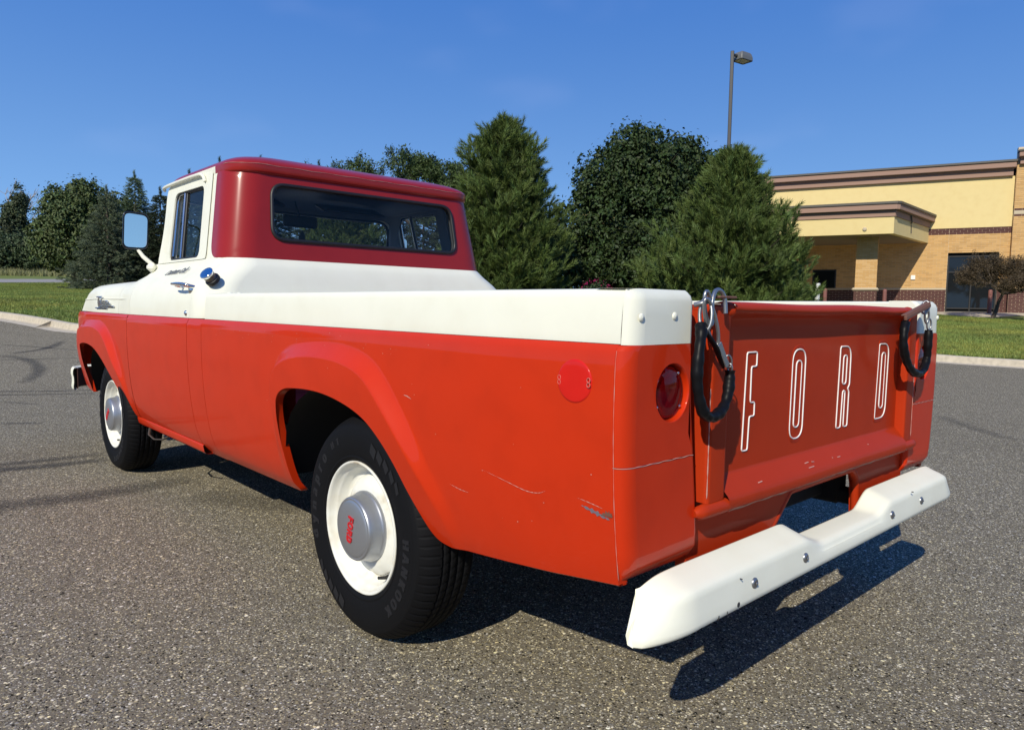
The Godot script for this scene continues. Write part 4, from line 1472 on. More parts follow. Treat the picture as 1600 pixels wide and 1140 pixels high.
func pine(at: Vector3, h: float, prof: Array, n_branch: int, shoot: Mesh, shoot_len: float, seed_: int, label: String, group: String, tint: Color, lift := 0.75, kind := "pine_tree") -> Node3D:
	var t := thing(kind, at, label, "tree", group)
	var rng := RandomNumberGenerator.new()
	rng.seed = seed_
	var b := MB.new()
	b.tube([Vector3.ZERO, Vector3(0.03, h * 0.3, 0), Vector3(-0.02, h * 0.65, 0.03), Vector3(0, h * 0.96, 0)], [h * 0.022 + 0.03, h * 0.017 + 0.02, h * 0.01 + 0.01, 0.012], 9)
	var xf := []
	var cols := []
	var fn := FastNoiseLite.new()
	fn.seed = seed_
	fn.frequency = 0.55
	for k in n_branch:
		var f := pow((k + rng.randf()) / n_branch, 1.05)
		var y := h * lerpf(0.02, 0.985, f)
		var a := k * 2.39996 + rng.randf_range(-0.5, 0.5)
		var r0 := tab(prof, f)
		var lump := 1.0 + 0.55 * fn.get_noise_3d(cos(a) * 3.0, y * 1.1, sin(a) * 3.0)
		var r := minf(r0 * rng.randf_range(0.72, 1.06) * lump, r0 * 1.06 + 0.03)
		var dir := Vector3(cos(a), 0, sin(a))
		var rise := lerpf(lift * 0.35, lift, f)
		var pts := []
		for i in 5:
			var s := i / 4.0
			pts.append(Vector3(0, y - r * 0.30 * lift, 0) + dir * r * s + Vector3.UP * (r * rise * s * s * 0.8))
		if r > 0.35 and k % 2 == 0: b.tube(pts, [0.03, 0.024, 0.018, 0.012, 0.006], 5, false, false)
		# tufts: a few shoots from one node, the outer ones turned up like candles
		var n := int(clampf(r * 3.7, 2, 10))
		for i in n:
			var s := lerpf(0.22, 1.0, pow((i + rng.randf()) / n, 0.7))
			var p0: Vector3 = pts[mini(int(s * 4), 3)]
			var p1: Vector3 = pts[mini(int(s * 4) + 1, 4)]
			var node := p0.lerp(p1, fposmod(s * 4, 1.0) if s < 1.0 else 1.0)
			node += Vector3(rng.randfn(), rng.randfn() * 0.5, rng.randfn()) * (0.08 + 0.10 * r)
			if node.y < 0.15: node.y = 0.15 + rng.randf() * 0.1
			var v0 := rng.randf_range(0.8, 1.2) * (1.0 + 0.3 * fn.get_noise_3d(node.x * 2, node.y * 2, node.z * 2))
			for j in 5:
				var sp := Vector3(rng.randfn(), rng.randfn() * 0.3, rng.randfn()) * 0.55
				var d := dir * rng.randf_range(0.2, 0.7) + Vector3.UP * rng.randf_range(lift * 0.7, lift * 1.7) + sp
				xf.append(Transform3D(along(d, rng.randf() * TAU, shoot_len * rng.randf_range(0.6, 1.2)), node + sp * 0.05))
				var v := v0 * rng.randf_range(0.85, 1.2)
				cols.append(Color(tint.r * v * rng.randf_range(0.92, 1.1), tint.g * v, tint.b * v * rng.randf_range(0.85, 1.1)))
	for k in 9: # leaders at the top
		var a := k * 2.4
		xf.append(Transform3D(along(Vector3(cos(a) * 0.16, 1, sin(a) * 0.16), a, shoot_len * rng.randf_range(1.1, 1.7)), Vector3(cos(a) * 0.08, h * (0.95 - 0.02 * k * 0.5), sin(a) * 0.08)))
		cols.append(tint)
	trunk_of(t, b)
	crown_of(t, shoot, xf, cols)
	return t

func spruce(at: Vector3, h: float, r_base: float, shoot: Mesh, shoot_len: float, seed_: int, label: String, group: String, tint: Color) -> Node3D:
	var t := thing("spruce_tree", at, label, "tree", group)
	var rng := RandomNumberGenerator.new()
	rng.seed = seed_
	var b := MB.new()
	b.tube([Vector3.ZERO, Vector3(0, h * 0.5, 0), Vector3(0, h, 0)], [h * 0.02 + 0.03, h * 0.011 + 0.02, 0.008], 8)
	var xf := []
	var cols := []
	var n := int(h * 46)
	for k in n:
		var f := (k + rng.randf()) / n
		var y := h * lerpf(0.03, 0.99, f)
		var a := k * 2.39996 + rng.randf_range(-0.4, 0.4)
		var r := r_base * (pow(1.0 - f, 0.85) + 0.02) * rng.randf_range(0.65, 1.12)
		var dir := Vector3(cos(a), 0, sin(a))
		var side := Vector3(-dir.z, 0, dir.x)
		var m := int(clampf(r * 11.0, 3, 24))
		for i in m:
			var s := lerpf(0.1, 1.0, pow((i + rng.randf()) / m, 0.6))
			var p := Vector3(0, y, 0) + dir * r * s + Vector3.UP * (-0.28 * r * s + 0.22 * r * s * s) + side * rng.randfn() * 0.12 * r + Vector3.UP * rng.randfn() * 0.05
			var d := dir * 0.9 + side * rng.randf_range(-0.9, 0.9) + Vector3.UP * rng.randf_range(-0.45, 0.3)
			xf.append(Transform3D(along(d, rng.randf() * TAU, shoot_len * rng.randf_range(0.8, 1.25)), p))
			var v := rng.randf_range(0.7, 1.3)
			cols.append(Color(tint.r * v, tint.g * v, tint.b * v))
		if r > 0.5 and k % 3 == 0: b.tube([Vector3(0, y, 0), Vector3(0, y - r * 0.15, 0) + dir * r * 0.6, Vector3(0, y - r * 0.08, 0) + dir * r * 0.95], [0.025, 0.015, 0.006], 4, false, false)
	for k in 4:
		xf.append(Transform3D(along(Vector3(0.1 * cos(k * 1.6), 1, 0.1 * sin(k * 1.6)), k, shoot_len * 1.5), Vector3(0, h * (0.95 + 0.015 * k), 0)))
		cols.append(tint)
	trunk_of(t, b)
	crown_of(t, shoot, xf, cols)
	return t

func broad(at: Vector3, h: float, lobes: Array, count: int, cluster: Mesh, size: float, seed_: int, label: String, group: String, tint: Color, gap := -0.12, kind := "broadleaf_tree", category := "tree") -> Node3D:
	# lobes: [centre, radii]
	var t := thing(kind, at, label, category, group)
	var rng := RandomNumberGenerator.new()
	rng.seed = seed_
	var fn := FastNoiseLite.new()
	fn.seed = seed_
	fn.frequency = 0.42
	fn.fractal_octaves = 3
	var b := MB.new()
	var fork := Vector3(0, h * 0.22, 0)
	b.tube([Vector3.ZERO, fork * 0.5 + Vector3(0.03, 0, 0.02), fork], [h * 0.026 + 0.02, h * 0.02 + 0.015, h * 0.018 + 0.012], 9)
	var vol := 0.0
	for l in lobes: vol += l[1].x * l[1].y
	var xf := []
	var cols := []
	for l in lobes:
		var c: Vector3 = l[0]
		var r: Vector3 = l[1]
		b.tube([fork, fork.lerp(c, 0.5) + Vector3(rng.randfn() * 0.1, 0.1, rng.randfn() * 0.1), c, c + Vector3(rng.randfn() * 0.2, r.y * 0.7, rng.randfn() * 0.2)], [h * 0.013 + 0.01, h * 0.009 + 0.008, h * 0.006 + 0.005, 0.008], 6)
		for k in 7:
			var d := Vector3(rng.randfn(), rng.randfn() * 0.6 + 0.3, rng.randfn()).normalized()
			b.tube([c - Vector3.UP * r.y * 0.25, c + d * r * 0.5, c + d * r * 0.88], [0.025, 0.016, 0.006], 4, false, false)
		var n := int(count * r.x * r.y / vol)
		var made := 0
		var tries := 0
		while made < n and tries < n * 6:
			tries += 1
			var d := Vector3(rng.randfn(), rng.randfn(), rng.randfn()).normalized()
			var q := pow(rng.randf(), 0.45)
			var lump := 1.0 + 0.28 * fn.get_noise_3d(d.x * 4 + c.x, d.y * 4 + c.y, d.z * 4 + c.z)
			var p := c + d * r * q * lump
			if p.y < 0.15: continue
			if fn.get_noise_3d(p.x * 1.6 + 30, p.y * 1.9, p.z * 1.6) < gap: continue
			var out := (d + Vector3.UP * 0.5 + Vector3(rng.randfn(), rng.randfn(), rng.randfn()) * 0.35)
			xf.append(Transform3D(along(out, rng.randf() * TAU, size * rng.randf_range(0.7, 1.3)), p))
			var v := rng.randf_range(0.72, 1.28) * (1.0 + 0.3 * fn.get_noise_3d(p.x, p.y * 1.3 + 70, p.z))
			cols.append(Color(tint.r * v * rng.randf_range(0.9, 1.15), tint.g * v, tint.b * v))
			made += 1
	trunk_of(t, b)
	crown_of(t, cluster, xf, cols)
	return t

func twiggy(at: Vector3, h: float, spread: float, seed_: int, m: Material, kind: String, label: String, leaf: Mesh, leaf_n: int, tint: Color, category := "tree", leaf_size := 0.16, droop := 0.0) -> Node3D:
	# a small tree built limb by limb
	var t := thing(kind, at, label, category)
	var rng := RandomNumberGenerator.new()
	rng.seed = seed_
	var b := MB.new()
	var tips := []
	var grow := []
	grow.append([Vector3.ZERO, Vector3(0.05, 1, 0.03), h * 0.36, h * 0.024 + 0.012, 0])
	while not grow.is_empty():
		var q: Array = grow.pop_back()
		var p: Vector3 = q[0]
		var d: Vector3 = q[1].normalized()
		var l: float = q[2]
		var r: float = q[3]
		var lev: int = q[4]
		if lev > 0 and d.y < 0.04: d.y = 0.04
		var pts := [p]
		var cur := p
		for i in 3:
			d = (d + Vector3(rng.randfn(), rng.randfn() * 0.6, rng.randfn()) * 0.16 + Vector3.UP * (0.06 - droop * lev * 0.08)).normalized()
			cur += d * l / 3.0
			pts.append(cur)
		b.tube(pts, [r, r * 0.85, r * 0.72, r * 0.6], 7 if lev < 2 else 4, false, false)
		if lev >= 2: tips.append_array(pts.slice(1))
		if lev < 4:
			var n := 4 if lev == 0 else 3
			for k in n:
				var a := TAU * (k + rng.randf() * 0.7) / n
				var side := d.cross(Vector3(cos(a), 0.3, sin(a))).normalized()
				var nd := d * (0.55 if lev == 0 else 0.75) + side * spread * rng.randf_range(0.7, 1.1)
				grow.append([cur, nd, l * rng.randf_range(0.58, 0.8), r * 0.56, lev + 1])
	var wood := obj("trunk", b, m, t)
	if leaf_n > 0:
		var xf := []
		var cols := []
		for k in leaf_n:
			var p: Vector3 = tips[rng.randi() % tips.size()]
			p += Vector3(rng.randfn(), rng.randfn(), rng.randfn()) * 0.09
			if p.y < h * 0.36: continue
			xf.append(Transform3D(along(Vector3(rng.randfn(), rng.randfn() + 0.4, rng.randfn()), rng.randf() * TAU, leaf_size * rng.randf_range(0.6, 1.3)), p))
			var v := rng.randf_range(0.6, 1.4)
			cols.append(Color(tint.r * v, tint.g * v, tint.b * v))
		crown_of(t, leaf, xf, cols)
	return t

# ---------------------------------------------------------------- building
var bricks := []      # [transform in the building's space, length, tone]

func brick_field(x0: float, x1: float, y0: float, y1: float, frame: Transform3D, dark: bool, rng: RandomNumberGenerator) -> void:
	var course := 0.0875
	var unit := 0.30
	var n := int(round((y1 - y0) / course))
	var hgt := (y1 - y0) / n
	for j in n:
		var x := x0 - (unit * 0.5 if j % 2 else 0.0)
		while x < x1 - 0.02:
			var a := maxf(x, x0) + 0.005
			var c := minf(x + unit, x1) - 0.005
			if c - a > 0.03:
				var jog := rng.randf_range(-0.0015, 0.0015)
				bricks.append([frame * Transform3D(Basis.from_scale(Vector3(c - a, hgt - 0.011, 1.0)), Vector3((a + c) * 0.5, y0 + (j + 0.5) * hgt, jog)), (2 if dark else 0) + (1 if rng.randf() < 0.4 else 0)])
			x += unit

func make_building() -> void:
	var base := Vector3(38.378, 1.03, -8.272)
	var t := thing("store_building", base, "tan brick and cream stucco store building with a flat canopy over its entrance", "building")
	t.basis = Basis(Vector3(0.334, 0, 0.9426), Vector3.UP, Vector3(-0.9426, 0, 0.334))
	var rng := RandomNumberGenerator.new()
	rng.seed = 5
	var b := MB.new()
	var dy := 0.14        # everything above was measured from a step 14 cm higher
	# walls behind the brick skin (mortar), with the glazed doorway left open
	b.box(Vector3(-12.27, 2.0, -0.128), Vector3(19.46, 4.7, 0.24))
	b.box(Vector3(-0.22, 2.0, -0.128), Vector3(0.44, 4.7, 0.24))
	b.box(Vector3(-1.49, 3.67, -0.128), Vector3(2.10, 1.36, 0.24))
	var wall := obj("brick_wall", b, M.mortar, t)
	b = MB.new()
	b.box(Vector3(-11.0, 5.36, -0.10), Vector3(22.0, 2.35, 0.26))
	obj("stucco_wall", b, M.stucco, t)
	b = MB.new()
	b.box(Vector3(-8, 3.3, -12.6), Vector3(27.9, 6.4, 24.6))
	b.box(Vector3(-8, 6.75, -12.6), Vector3(27.9, 0.5, 24.6))
	obj("building_core", b, M.dark_room, t)
	# fields of brick
	var fr := Transform3D(Basis(), Vector3(0, 0, 0))
	brick_field(-12.0, -2.54, 3.88, 4.185, fr, true, rng)
	brick_field(-2.54, -0.0, 3.88, 4.185, fr, true, rng)
	brick_field(-12.0, -2.54, 1.28, 3.88, fr, false, rng)
	brick_field(-2.54, -0.44, 2.99, 3.88, fr, false, rng)
	brick_field(-0.44, 0.0, 1.28, 3.88, fr, false, rng)
	brick_field(-12.0, -2.54, 0.0, 1.17, fr, true, rng)
	brick_field(-0.44, 0.0, 0.0, 1.17, fr, true, rng)
	b = MB.new()
	b.box(Vector3(-12.27, 1.225, 0.01), Vector3(19.46, 0.09, 0.07), 0.012)
	b.box(Vector3(-0.22, 1.225, 0.01), Vector3(0.44, 0.09, 0.07), 0.012)
	obj("sill_course", b, M.cast_stone, t)
	# tall pier at the right with its banding
	b = MB.new()
	b.box(Vector3(3.0, 3.85, 0.088), Vector3(6.0, 7.9, 0.40))
	obj("pier", b, M.mortar, t)
	fr = Transform3D(Basis(), Vector3(0, 0, 0.292))
	for q in [[4.98, 7.0, false], [4.89, 4.98, true], [4.62, 4.71, true], [1.28, 4.62, false], [0.0, 1.17, true]]: brick_field(0.0, 2.4, q[0], q[1], fr, q[2], rng)
	var fl := Transform3D(Basis(Vector3.UP, -PI / 2), Vector3(-0.004, 0, 0))
	for q in [[4.98, 7.0, false], [1.28, 4.62, false], [0.0, 1.17, true]]: brick_field(0.0, 0.28, q[0], q[1], fl, q[2], rng)
	b = MB.new()
	b.box(Vector3(3.0, 4.80, 0.10), Vector3(6.012, 0.17, 0.40), 0.006)
	b.box(Vector3(3.0, 1.225, 0.11), Vector3(6.05, 0.09, 0.44), 0.012)
	obj("stone_band", b, M.cast_stone, t)
	# cornices
	var corn := func(x0: float, x1: float, y: float, k: float, z0: float) -> Array:
		var lo := MB.new()
		var hi := MB.new()
		var cx := (x0 + x1) * 0.5
		var w := x1 - x0
		lo.box(Vector3(cx, y + 0.14 * k, z0 + 0.03), Vector3(w, 0.28 * k, 0.30), 0.01)
		lo.box(Vector3(cx, y + 0.315 * k, z0 + 0.055), Vector3(w, 0.07 * k, 0.35), 0.01)
		lo.box(Vector3(cx, y + 0.48 * k, z0 + 0.15), Vector3(w + 0.16, 0.26 * k, 0.54), 0.02)
		hi.box(Vector3(cx, y + 0.665 * k, z0 + 0.17), Vector3(w + 0.22, 0.11 * k, 0.62), 0.015)
		hi.box(Vector3(cx, y + 0.37 * k, z0 + 0.09), Vector3(w + 0.03, 0.045 * k, 0.42), 0.006)
		return [lo, hi]
	var cc: Array = corn.call(-22.1, -0.12, 6.535, 0.98, 0.02)
	var cornice := obj("cornice", cc[0], M.mauve, t)
	obj("coping", cc[1], M.bronze, cornice)
	cc = corn.call(0.08, 6.0, 7.0, 0.86, 0.31)
	cornice = obj("cornice", cc[0], M.mauve, t)
	obj("coping", cc[1], M.bronze, cornice)
	# doorway
	b = MB.new()
	for x in [-2.50, -1.51, -0.48]: b.box(Vector3(x, 1.43, -0.10), Vector3(0.07, 2.84, 0.10), 0.008)
	for y in [0.08, 0.28, 2.05, 2.82]: b.box(Vector3(-1.49, y, -0.10), Vector3(2.0, 0.07 if y > 0.1 else 0.16, 0.09), 0.008)
	var door := obj("glazed_door", b, M.bronze_dark, t)
	for q in [[-2.0, 0.95], [-0.99, 0.95]]:
		for r in [[0.31, 2.02], [2.08, 2.79]]:
			b = MB.new()
			b.box(Vector3(q[0], (r[0] + r[1]) * 0.5, -0.105), Vector3(q[1], r[1] - r[0], 0.012))
			obj("pane", b, M.dark_glass, door)
	b = MB.new()
	b.box(Vector3(-3.99, 1.80, 0.03), Vector3(0.2, 0.22, 0.08), 0.015)
	obj("wall_box", b, M.white_matt, t)
	# window in the shade of the canopy
	b = MB.new()
	b.box(Vector3(-8.1, 1.72, 0.012), Vector3(1.15, 1.05, 0.05), 0.01)
	var wn := obj("window", b, M.bronze_dark, t)
	b = MB.new()
	b.box(Vector3(-8.1, 1.72, 0.035), Vector3(1.02, 0.92, 0.02))
	obj("pane", b, M.dark_glass, wn)
	b = MB.new()
	b.box(Vector3(-10.9, 1.35, 0.012), Vector3(3.6, 2.7, 0.06), 0.01)
	obj("service_door", b, M.bronze_dark, t)
	b = MB.new()
	b.box(Vector3(-13.4, 1.75, 2.8), Vector3(0.4, 3.46, 5.3))
	obj("side_wall", b, M.brick_tan, t)
	# canopy: a deep fascia on a brick column
	var plan := PackedVector2Array([Vector2(-4.95, -5.5), Vector2(-3.4, 0.06), Vector2(-17.0, 0.06), Vector2(-17.0, -5.5)])
	var flat := func(y: float) -> Transform3D: return Transform3D(Basis(Vector3.RIGHT, Vector3(0, 0, -1), Vector3.UP), Vector3(0, y, 0))
	b = MB.new()
	b.plate(plan, flat.call(3.50), 0.76)
	var can := obj("canopy", b, M.stucco, t)
	b = MB.new()
	b.plate(Geometry2D.offset_polygon(plan, 0.05)[0], flat.call(4.245), 0.25)
	b.plate(Geometry2D.offset_polygon(plan, 0.24)[0], flat.call(4.53), 0.24)
	obj("cornice", b, M.mauve, can)
	b = MB.new()
	b.plate(Geometry2D.offset_polygon(plan, 0.11)[0], flat.call(4.493), 0.04)
	b.plate(Geometry2D.offset_polygon(plan, 0.29)[0], flat.call(4.768), 0.10)
	obj("coping", b, M.bronze, can)
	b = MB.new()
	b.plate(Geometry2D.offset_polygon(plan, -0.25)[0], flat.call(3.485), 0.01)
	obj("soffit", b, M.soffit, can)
	b = MB.new()
	b.lathe([Vector2(0.09, 0), Vector2(0.09, 0.03), Vector2(0.05, 0.05), Vector2(0, 0.05)], Transform3D(Basis(Vector3.RIGHT, PI / 2), Vector3(-6.1, 3.72, 5.5)), 16)
	obj("wall_lamp", b, M.cast_stone, can)
	b = MB.new()
	b.tube([Vector3(-4.28, 4.5, 3.35), Vector3(-4.22, 4.2, 3.3), Vector3(-4.27, 4.15, 3.0), Vector3(-4.24, 3.72, 3.0)], 0.035, 8)
	obj("scupper_pipe", b, M.bronze, can)
	# column
	b = MB.new()
	b.box(Vector3(-6.0, 1.72, 3.66), Vector3(0.884, 3.6, 0.884))
	var col := obj("column", b, M.mortar, t)
	for q in [[1.17, 3.49, false, 0.0], [0.0, 1.02, true, 0.03]]:
		brick_field(-6.45 - q[3], -5.55 + q[3], q[0], q[1], Transform3D(Basis(), Vector3(0, 0, 4.11 + q[3])), q[2], rng)
		brick_field(-4.11 - q[3], -3.21 + q[3], q[0], q[1], Transform3D(Basis(Vector3.UP, PI / 2), Vector3(-5.55 + q[3], 0, 0)), q[2], rng)
	b = MB.new()
	b.box(Vector3(-6.0, 0.5, 3.66), Vector3(0.944, 1.02, 0.944))
	obj("column_base", b, M.mortar, col)
	b = MB.new()
	b.box(Vector3(-6.0, 1.095, 3.66), Vector3(1.12, 0.14, 1.12), 0.05)
	obj("column_ledge", b, M.cast_stone, col)
	# lay the bricks: the nearest 300 one by one, the rest as one part for each colour
	var eye := t.basis.inverse() * (Vector3(-2.111, 1.073, 0.925) - base)
	for q in bricks: q.append((q[0].origin as Vector3).distance_to(eye) + (0.0 if q[0].origin.x > -2.54 else 0.0))
	bricks.sort_custom(func(p, q): return p[2] < q[2])
	var unit := MB.new()
	var h := Vector3(0.5, 0.5, 0.0)
	var d := -0.03
	unit.quad(Vector3(-0.5, -0.5, 0.008), Vector3(-0.5, 0.5, 0.008), Vector3(0.5, 0.5, 0.008), Vector3(0.5, -0.5, 0.008))
	unit.quad(Vector3(-0.5, 0.5, 0.008), Vector3(-0.5, 0.5, d), Vector3(0.5, 0.5, d), Vector3(0.5, 0.5, 0.008))
	unit.quad(Vector3(-0.5, -0.5, 0.008), Vector3(0.5, -0.5, 0.008), Vector3(0.5, -0.5, d), Vector3(-0.5, -0.5, d))
	unit.quad(Vector3(-0.5, -0.5, 0.008), Vector3(-0.5, -0.5, d), Vector3(-0.5, 0.5, d), Vector3(-0.5, 0.5, 0.008))
	unit.quad(Vector3(0.5, -0.5, 0.008), Vector3(0.5, 0.5, 0.008), Vector3(0.5, 0.5, d), Vector3(0.5, -0.5, d))
	var tones := [M.brick_tan, M.brick_tan2, M.brick_dark, M.brick_dark2]
	var shared := []
	for m in tones: shared.append(unit.mesh(m))
	var rest := [MB.new(), MB.new()]
	for k in bricks.size():
		var q: Array = bricks[k]
		if k < 300:
			var o := MeshInstance3D.new()
			o.name = "brick"
			o.mesh = shared[q[1]]
			o.transform = q[0]
			wall.add_child(o, true)
		else:
			var r: MB = rest[q[1] / 2]
			var v := rng.randf_range(0.82, 1.12)
			r.tint = Color(v, v * (0.97 if q[1] % 2 else 1.0), v * (0.92 if q[1] % 2 else 1.0))
			var x: Transform3D = q[0]
			for i in range(0, unit.ix.size(), 6):
				r.quad(x * unit.v[unit.ix[i]], x * unit.v[unit.ix[i + 1]], x * unit.v[unit.ix[i + 2]], x * unit.v[unit.ix[i + 5]])
	for k in 2:
		var o := obj("brickwork", rest[k], [M.brick_tan_v, M.brick_dark_v][k], wall)
		o.set_meta("kind", "stuff")

# ---------------------------------------------------------------- ground sheets
func asphalt_images() -> Array:
	# stones pressed into a dark binder: colour and height
	var n := 1536
	var col := PackedByteArray()
	col.resize(n * n * 3)
	var hgt := PackedByteArray()
	hgt.resize(n * n)
	var rng := RandomNumberGenerator.new()
	rng.seed = 9
	for k in n * n:
		var r := rng.randi()
		var v := 90 + (r & 31)
		col[k * 3] = v + 9
		col[k * 3 + 1] = v + 1
		col[k * 3 + 2] = v - 13
		hgt[k] = 40 + ((r >> 8) & 31)
	for k in 150000:
		var big := rng.randf()
		var rad := 1.0 + 1.6 * rng.randf()
		if big > 0.86: rad = 2.2 + 1.8 * rng.randf()
		if big > 0.985: rad = 3.6 + 2.6 * rng.randf()
		var cx := rng.randi() % n
		var cy := rng.randi() % n
		var sq := rng.randf_range(0.55, 1.0)
		var an := rng.randf() * PI
		var ca := cos(an)
		var sa := sin(an)
		var base := rng.randf()
		var lum := 103.0 + 80.0 * base
		if base > 0.78: lum = 180.0 + 75.0 * rng.randf()
		if base < 0.13: lum = 44.0
		var warm := rng.randf_range(0.02, 0.16)
		var hh := 110 + rng.randi() % 130
		var ri := int(ceil(rad))
		for dy in range(-ri, ri + 1):
			for dx in range(-ri, ri + 1):
				var u := (dx * ca + dy * sa) / rad
				var w := (dy * ca - dx * sa) / (rad * sq)
				var d := u * u + w * w
				if d > 1.0: continue
				var p := posmod(cy + dy, n) * n + posmod(cx + dx, n)
				var l := lum * (1.0 - 0.15 * d)
				col[p * 3] = int(minf(l * (1.02 + warm * 0.6), 255))
				col[p * 3 + 1] = int(minf(l * (1.0 + warm * 0.15), 255))
				col[p * 3 + 2] = int(maxf(l * (0.97 - warm * 1.1), 0))
				hgt[p] = int(hh * (1.0 - 0.55 * d * d))
	var ci := Image.create_from_data(n, n, false, Image.FORMAT_RGB8, col)
	ci.generate_mipmaps()
	var hi := Image.create_from_data(n, n, false, Image.FORMAT_L8, hgt)
	hi.convert(Image.FORMAT_RGBA8)
	hi.bump_map_to_normal_map(2.2)
	return [ImageTexture.create_from_image(ci), ImageTexture.create_from_image(hi)]

func make_ground() -> void:
	# the kerb's foot, once round the car park
	kerb = resample(curve_through([Vector2(16.2, 12), Vector2(15.4, 5), Vector2(14.98, 0), Vector2(14.80, -3.976), Vector2(14.6, -10.5), Vector2(14.1, -13.0), Vector2(12.6, -14.6), Vector2(10, -15.3), Vector2(6, -15.6), Vector2(3, -15.9), Vector2(1.75, -16.4), Vector2(1.255, -17.14), Vector2(0.962, -19.06), Vector2(0.496, -21.39), Vector2(-0.7, -26), Vector2(-2.2, -33), Vector2(-5, -47), Vector2(-8, -60), Vector2(-16, -62), Vector2(-34, -44), Vector2(-48, -8), Vector2(-46, 30), Vector2(-24, 54), Vector2(6, 56), Vector2(24, 44), Vector2(24, 26)], 10, true), 560, true)
	var n := kerb.size()
	var mid := Vector2(0, -2)
	var fn := FastNoiseLite.new()
	fn.seed = 3
	fn.frequency = 0.22
	fn.fractal_octaves = 4
	var out := []
	for i in n:
		var tn: Vector2 = (kerb[(i + 1) % n] - kerb[(i + n - 1) % n]).normalized()
		var on := Vector2(tn.y, -tn.x)
		if on.dot(kerb[i] - mid) < 0: on = -on
		out.append(on)
	for i in n: kerb_inner.append(kerb[i] + out[i] * 0.2)
	# asphalt
	var b := MB.new()
	b.use_uv = true
	var rows := []
	var steps := 90
	for j in steps + 1:
		var f := pow(j / float(steps), 1.7) * 0.999 + 0.001
		var row := []
		for i in n:
			var p: Vector2 = mid.lerp(kerb[i] + out[i] * 0.02, f)
			row.append(gp(p, 0.0))
		rows.append(row)
	b.grid(rows, true)
	for k in b.v.size():
		var p := b.v[k]
		b.uv[k] = Vector2(p.x, p.z) / 1.9
		var v := 1.03 + 0.20 * fn.get_noise_2d(p.x, p.z) + 0.14 * fn.get_noise_2d(p.x * 5.0 + 40, p.z * 5.0)
		b.c[k] = Color(v, v, v)
	struct("parking_lot", b, M.asphalt)
	# kerb: one cast block after another
	var kn := Node3D.new()
	kn.name = "kerb"
	kn.set_meta("kind", "structure")
	add_child(kn)
	var step := 8
	for i0 in range(0, n, step):
		var c: Vector2 = kerb[i0]
		b = MB.new()
		rows = []
		for q in [[-0.30, 0.004], [-0.02, 0.006], [0.005, 0.03], [0.025, 0.125], [0.045, 0.142], [0.07, 0.148], [0.15, 0.150], [0.17, 0.146], [0.18, 0.09]]:
			var row := []
			for i in step + 1:
				var a := (i0 + i) % n
				var p: Vector2 = kerb[a] + out[a] * q[0]
				if i == 0: p = p.lerp(kerb[(a + 1) % n] + out[(a + 1) % n] * q[0], 0.018)
				if i == step: p = p.lerp(kerb[(a + n - 1) % n] + out[(a + n - 1) % n] * q[0], 0.018)
				row.append(gp(p, q[1]))
			rows.append(row)
		b.grid(rows)
		for e in [0, step]:
			var fan := []
			for r in rows: fan.append(r[e])
			for k in range(1, fan.size() - 1): b.tri(fan[0], fan[k], fan[k + 1])
		obj("kerb_block", b, M.concrete, kn)
	# grass
	b = MB.new()
	rows = []
	for d in [0.165, 0.6, 1.2, 2, 3, 4.5, 6.5, 9, 12, 15, 18, 22, 27, 33, 40, 50, 65, 85, 110, 160, 260, 500, 1200]:
		var row := []
		for i in n:
			var away: Vector2 = out[i].lerp((kerb[i] - mid).normalized(), ss(0, 8, d)).normalized()
			row.append(gp(kerb[i] + away * d, 0.13 if d < 200 else 0.13))
		rows.append(row)
	b.grid(rows, true)
	for k in b.v.size():
		var p := b.v[k]
		var v := 1.0 + 0.35 * fn.get_noise_2d(p.x, p.z)
		b.c[k] = Color(v * 1.02, v, v * 0.95)
	struct("lawn", b, M.lawn)
	# blades on the two stretches of lawn that can be seen
	var rng := RandomNumberGenerator.new()
	rng.seed = 12
	var blade := MB.new()
	for k in 7:
		var a := k * 2.4
		var d := Vector3(cos(a), 0, sin(a))
		var p := d * rng.randf_range(0.0, 0.05)
		var l := rng.randf_range(0.6, 1.1)
		blade.tint = Color(1, 1, 1) * rng.randf_range(0.8, 1.2)
		blade.tri(p + Vector3(-d.z, 0, d.x) * 0.006, p - Vector3(-d.z, 0, d.x) * 0.006, p + d * 0.035 + Vector3.UP * 0.07 * l)
	var bm := blade.mesh(M.grass)
	var xf := []
	var cols := []
	var tries := 0
	while xf.size() < 150000 and tries < 600000:
		tries += 1
		var p: Vector2
		if tries % 3 != 0: p = Vector2(rng.randf_range(14.8, 36.0), rng.randf_range(-13, 4))
		else: p = Vector2(rng.randf_range(0.3, 9.0), rng.randf_range(-60, -16))
		if Geometry2D.is_point_in_polygon(p, kerb_inner): continue
		var bx := (Vector3(p.x, 0, p.y) - Vector3(38.378, 0, -8.272)).dot(Vector3(-0.9426, 0, 0.334))
		if bx < 4.5: continue
		var s := rng.randf_range(0.7, 1.3)
		xf.append(Transform3D(Basis(Vector3.UP, rng.randf() * TAU).scaled(Vector3(s * 1.3, s, s * 1.3)), Vector3(p.x, ground_at(p.x, p.y) + 0.128, p.y)))
		var v := rng.randf_range(0.75, 1.25) * (1.0 + 0.5 * fn.get_noise_2d(p.x * 1.5, p.y * 1.5))
		var dry := 0.25 * maxf(fn.get_noise_2d(p.x * 0.8 + 90, p.y * 0.8), 0.0) + (0.25 if rng.randf() < 0.12 else 0.0)
		cols.append(Color(v * (1.0 + dry * 2.2), v * (1.0 + dry * 0.5), v))
	var mm := MultiMesh.new()
	mm.transform_format = MultiMesh.TRANSFORM_3D
	mm.use_colors = true
	mm.mesh = bm
	mm.instance_count = xf.size()
	for k in xf.size():
		mm.set_instance_transform(k, xf[k]); mm.set_instance_color(k, cols[k])
	var g := MultiMeshInstance3D.new()
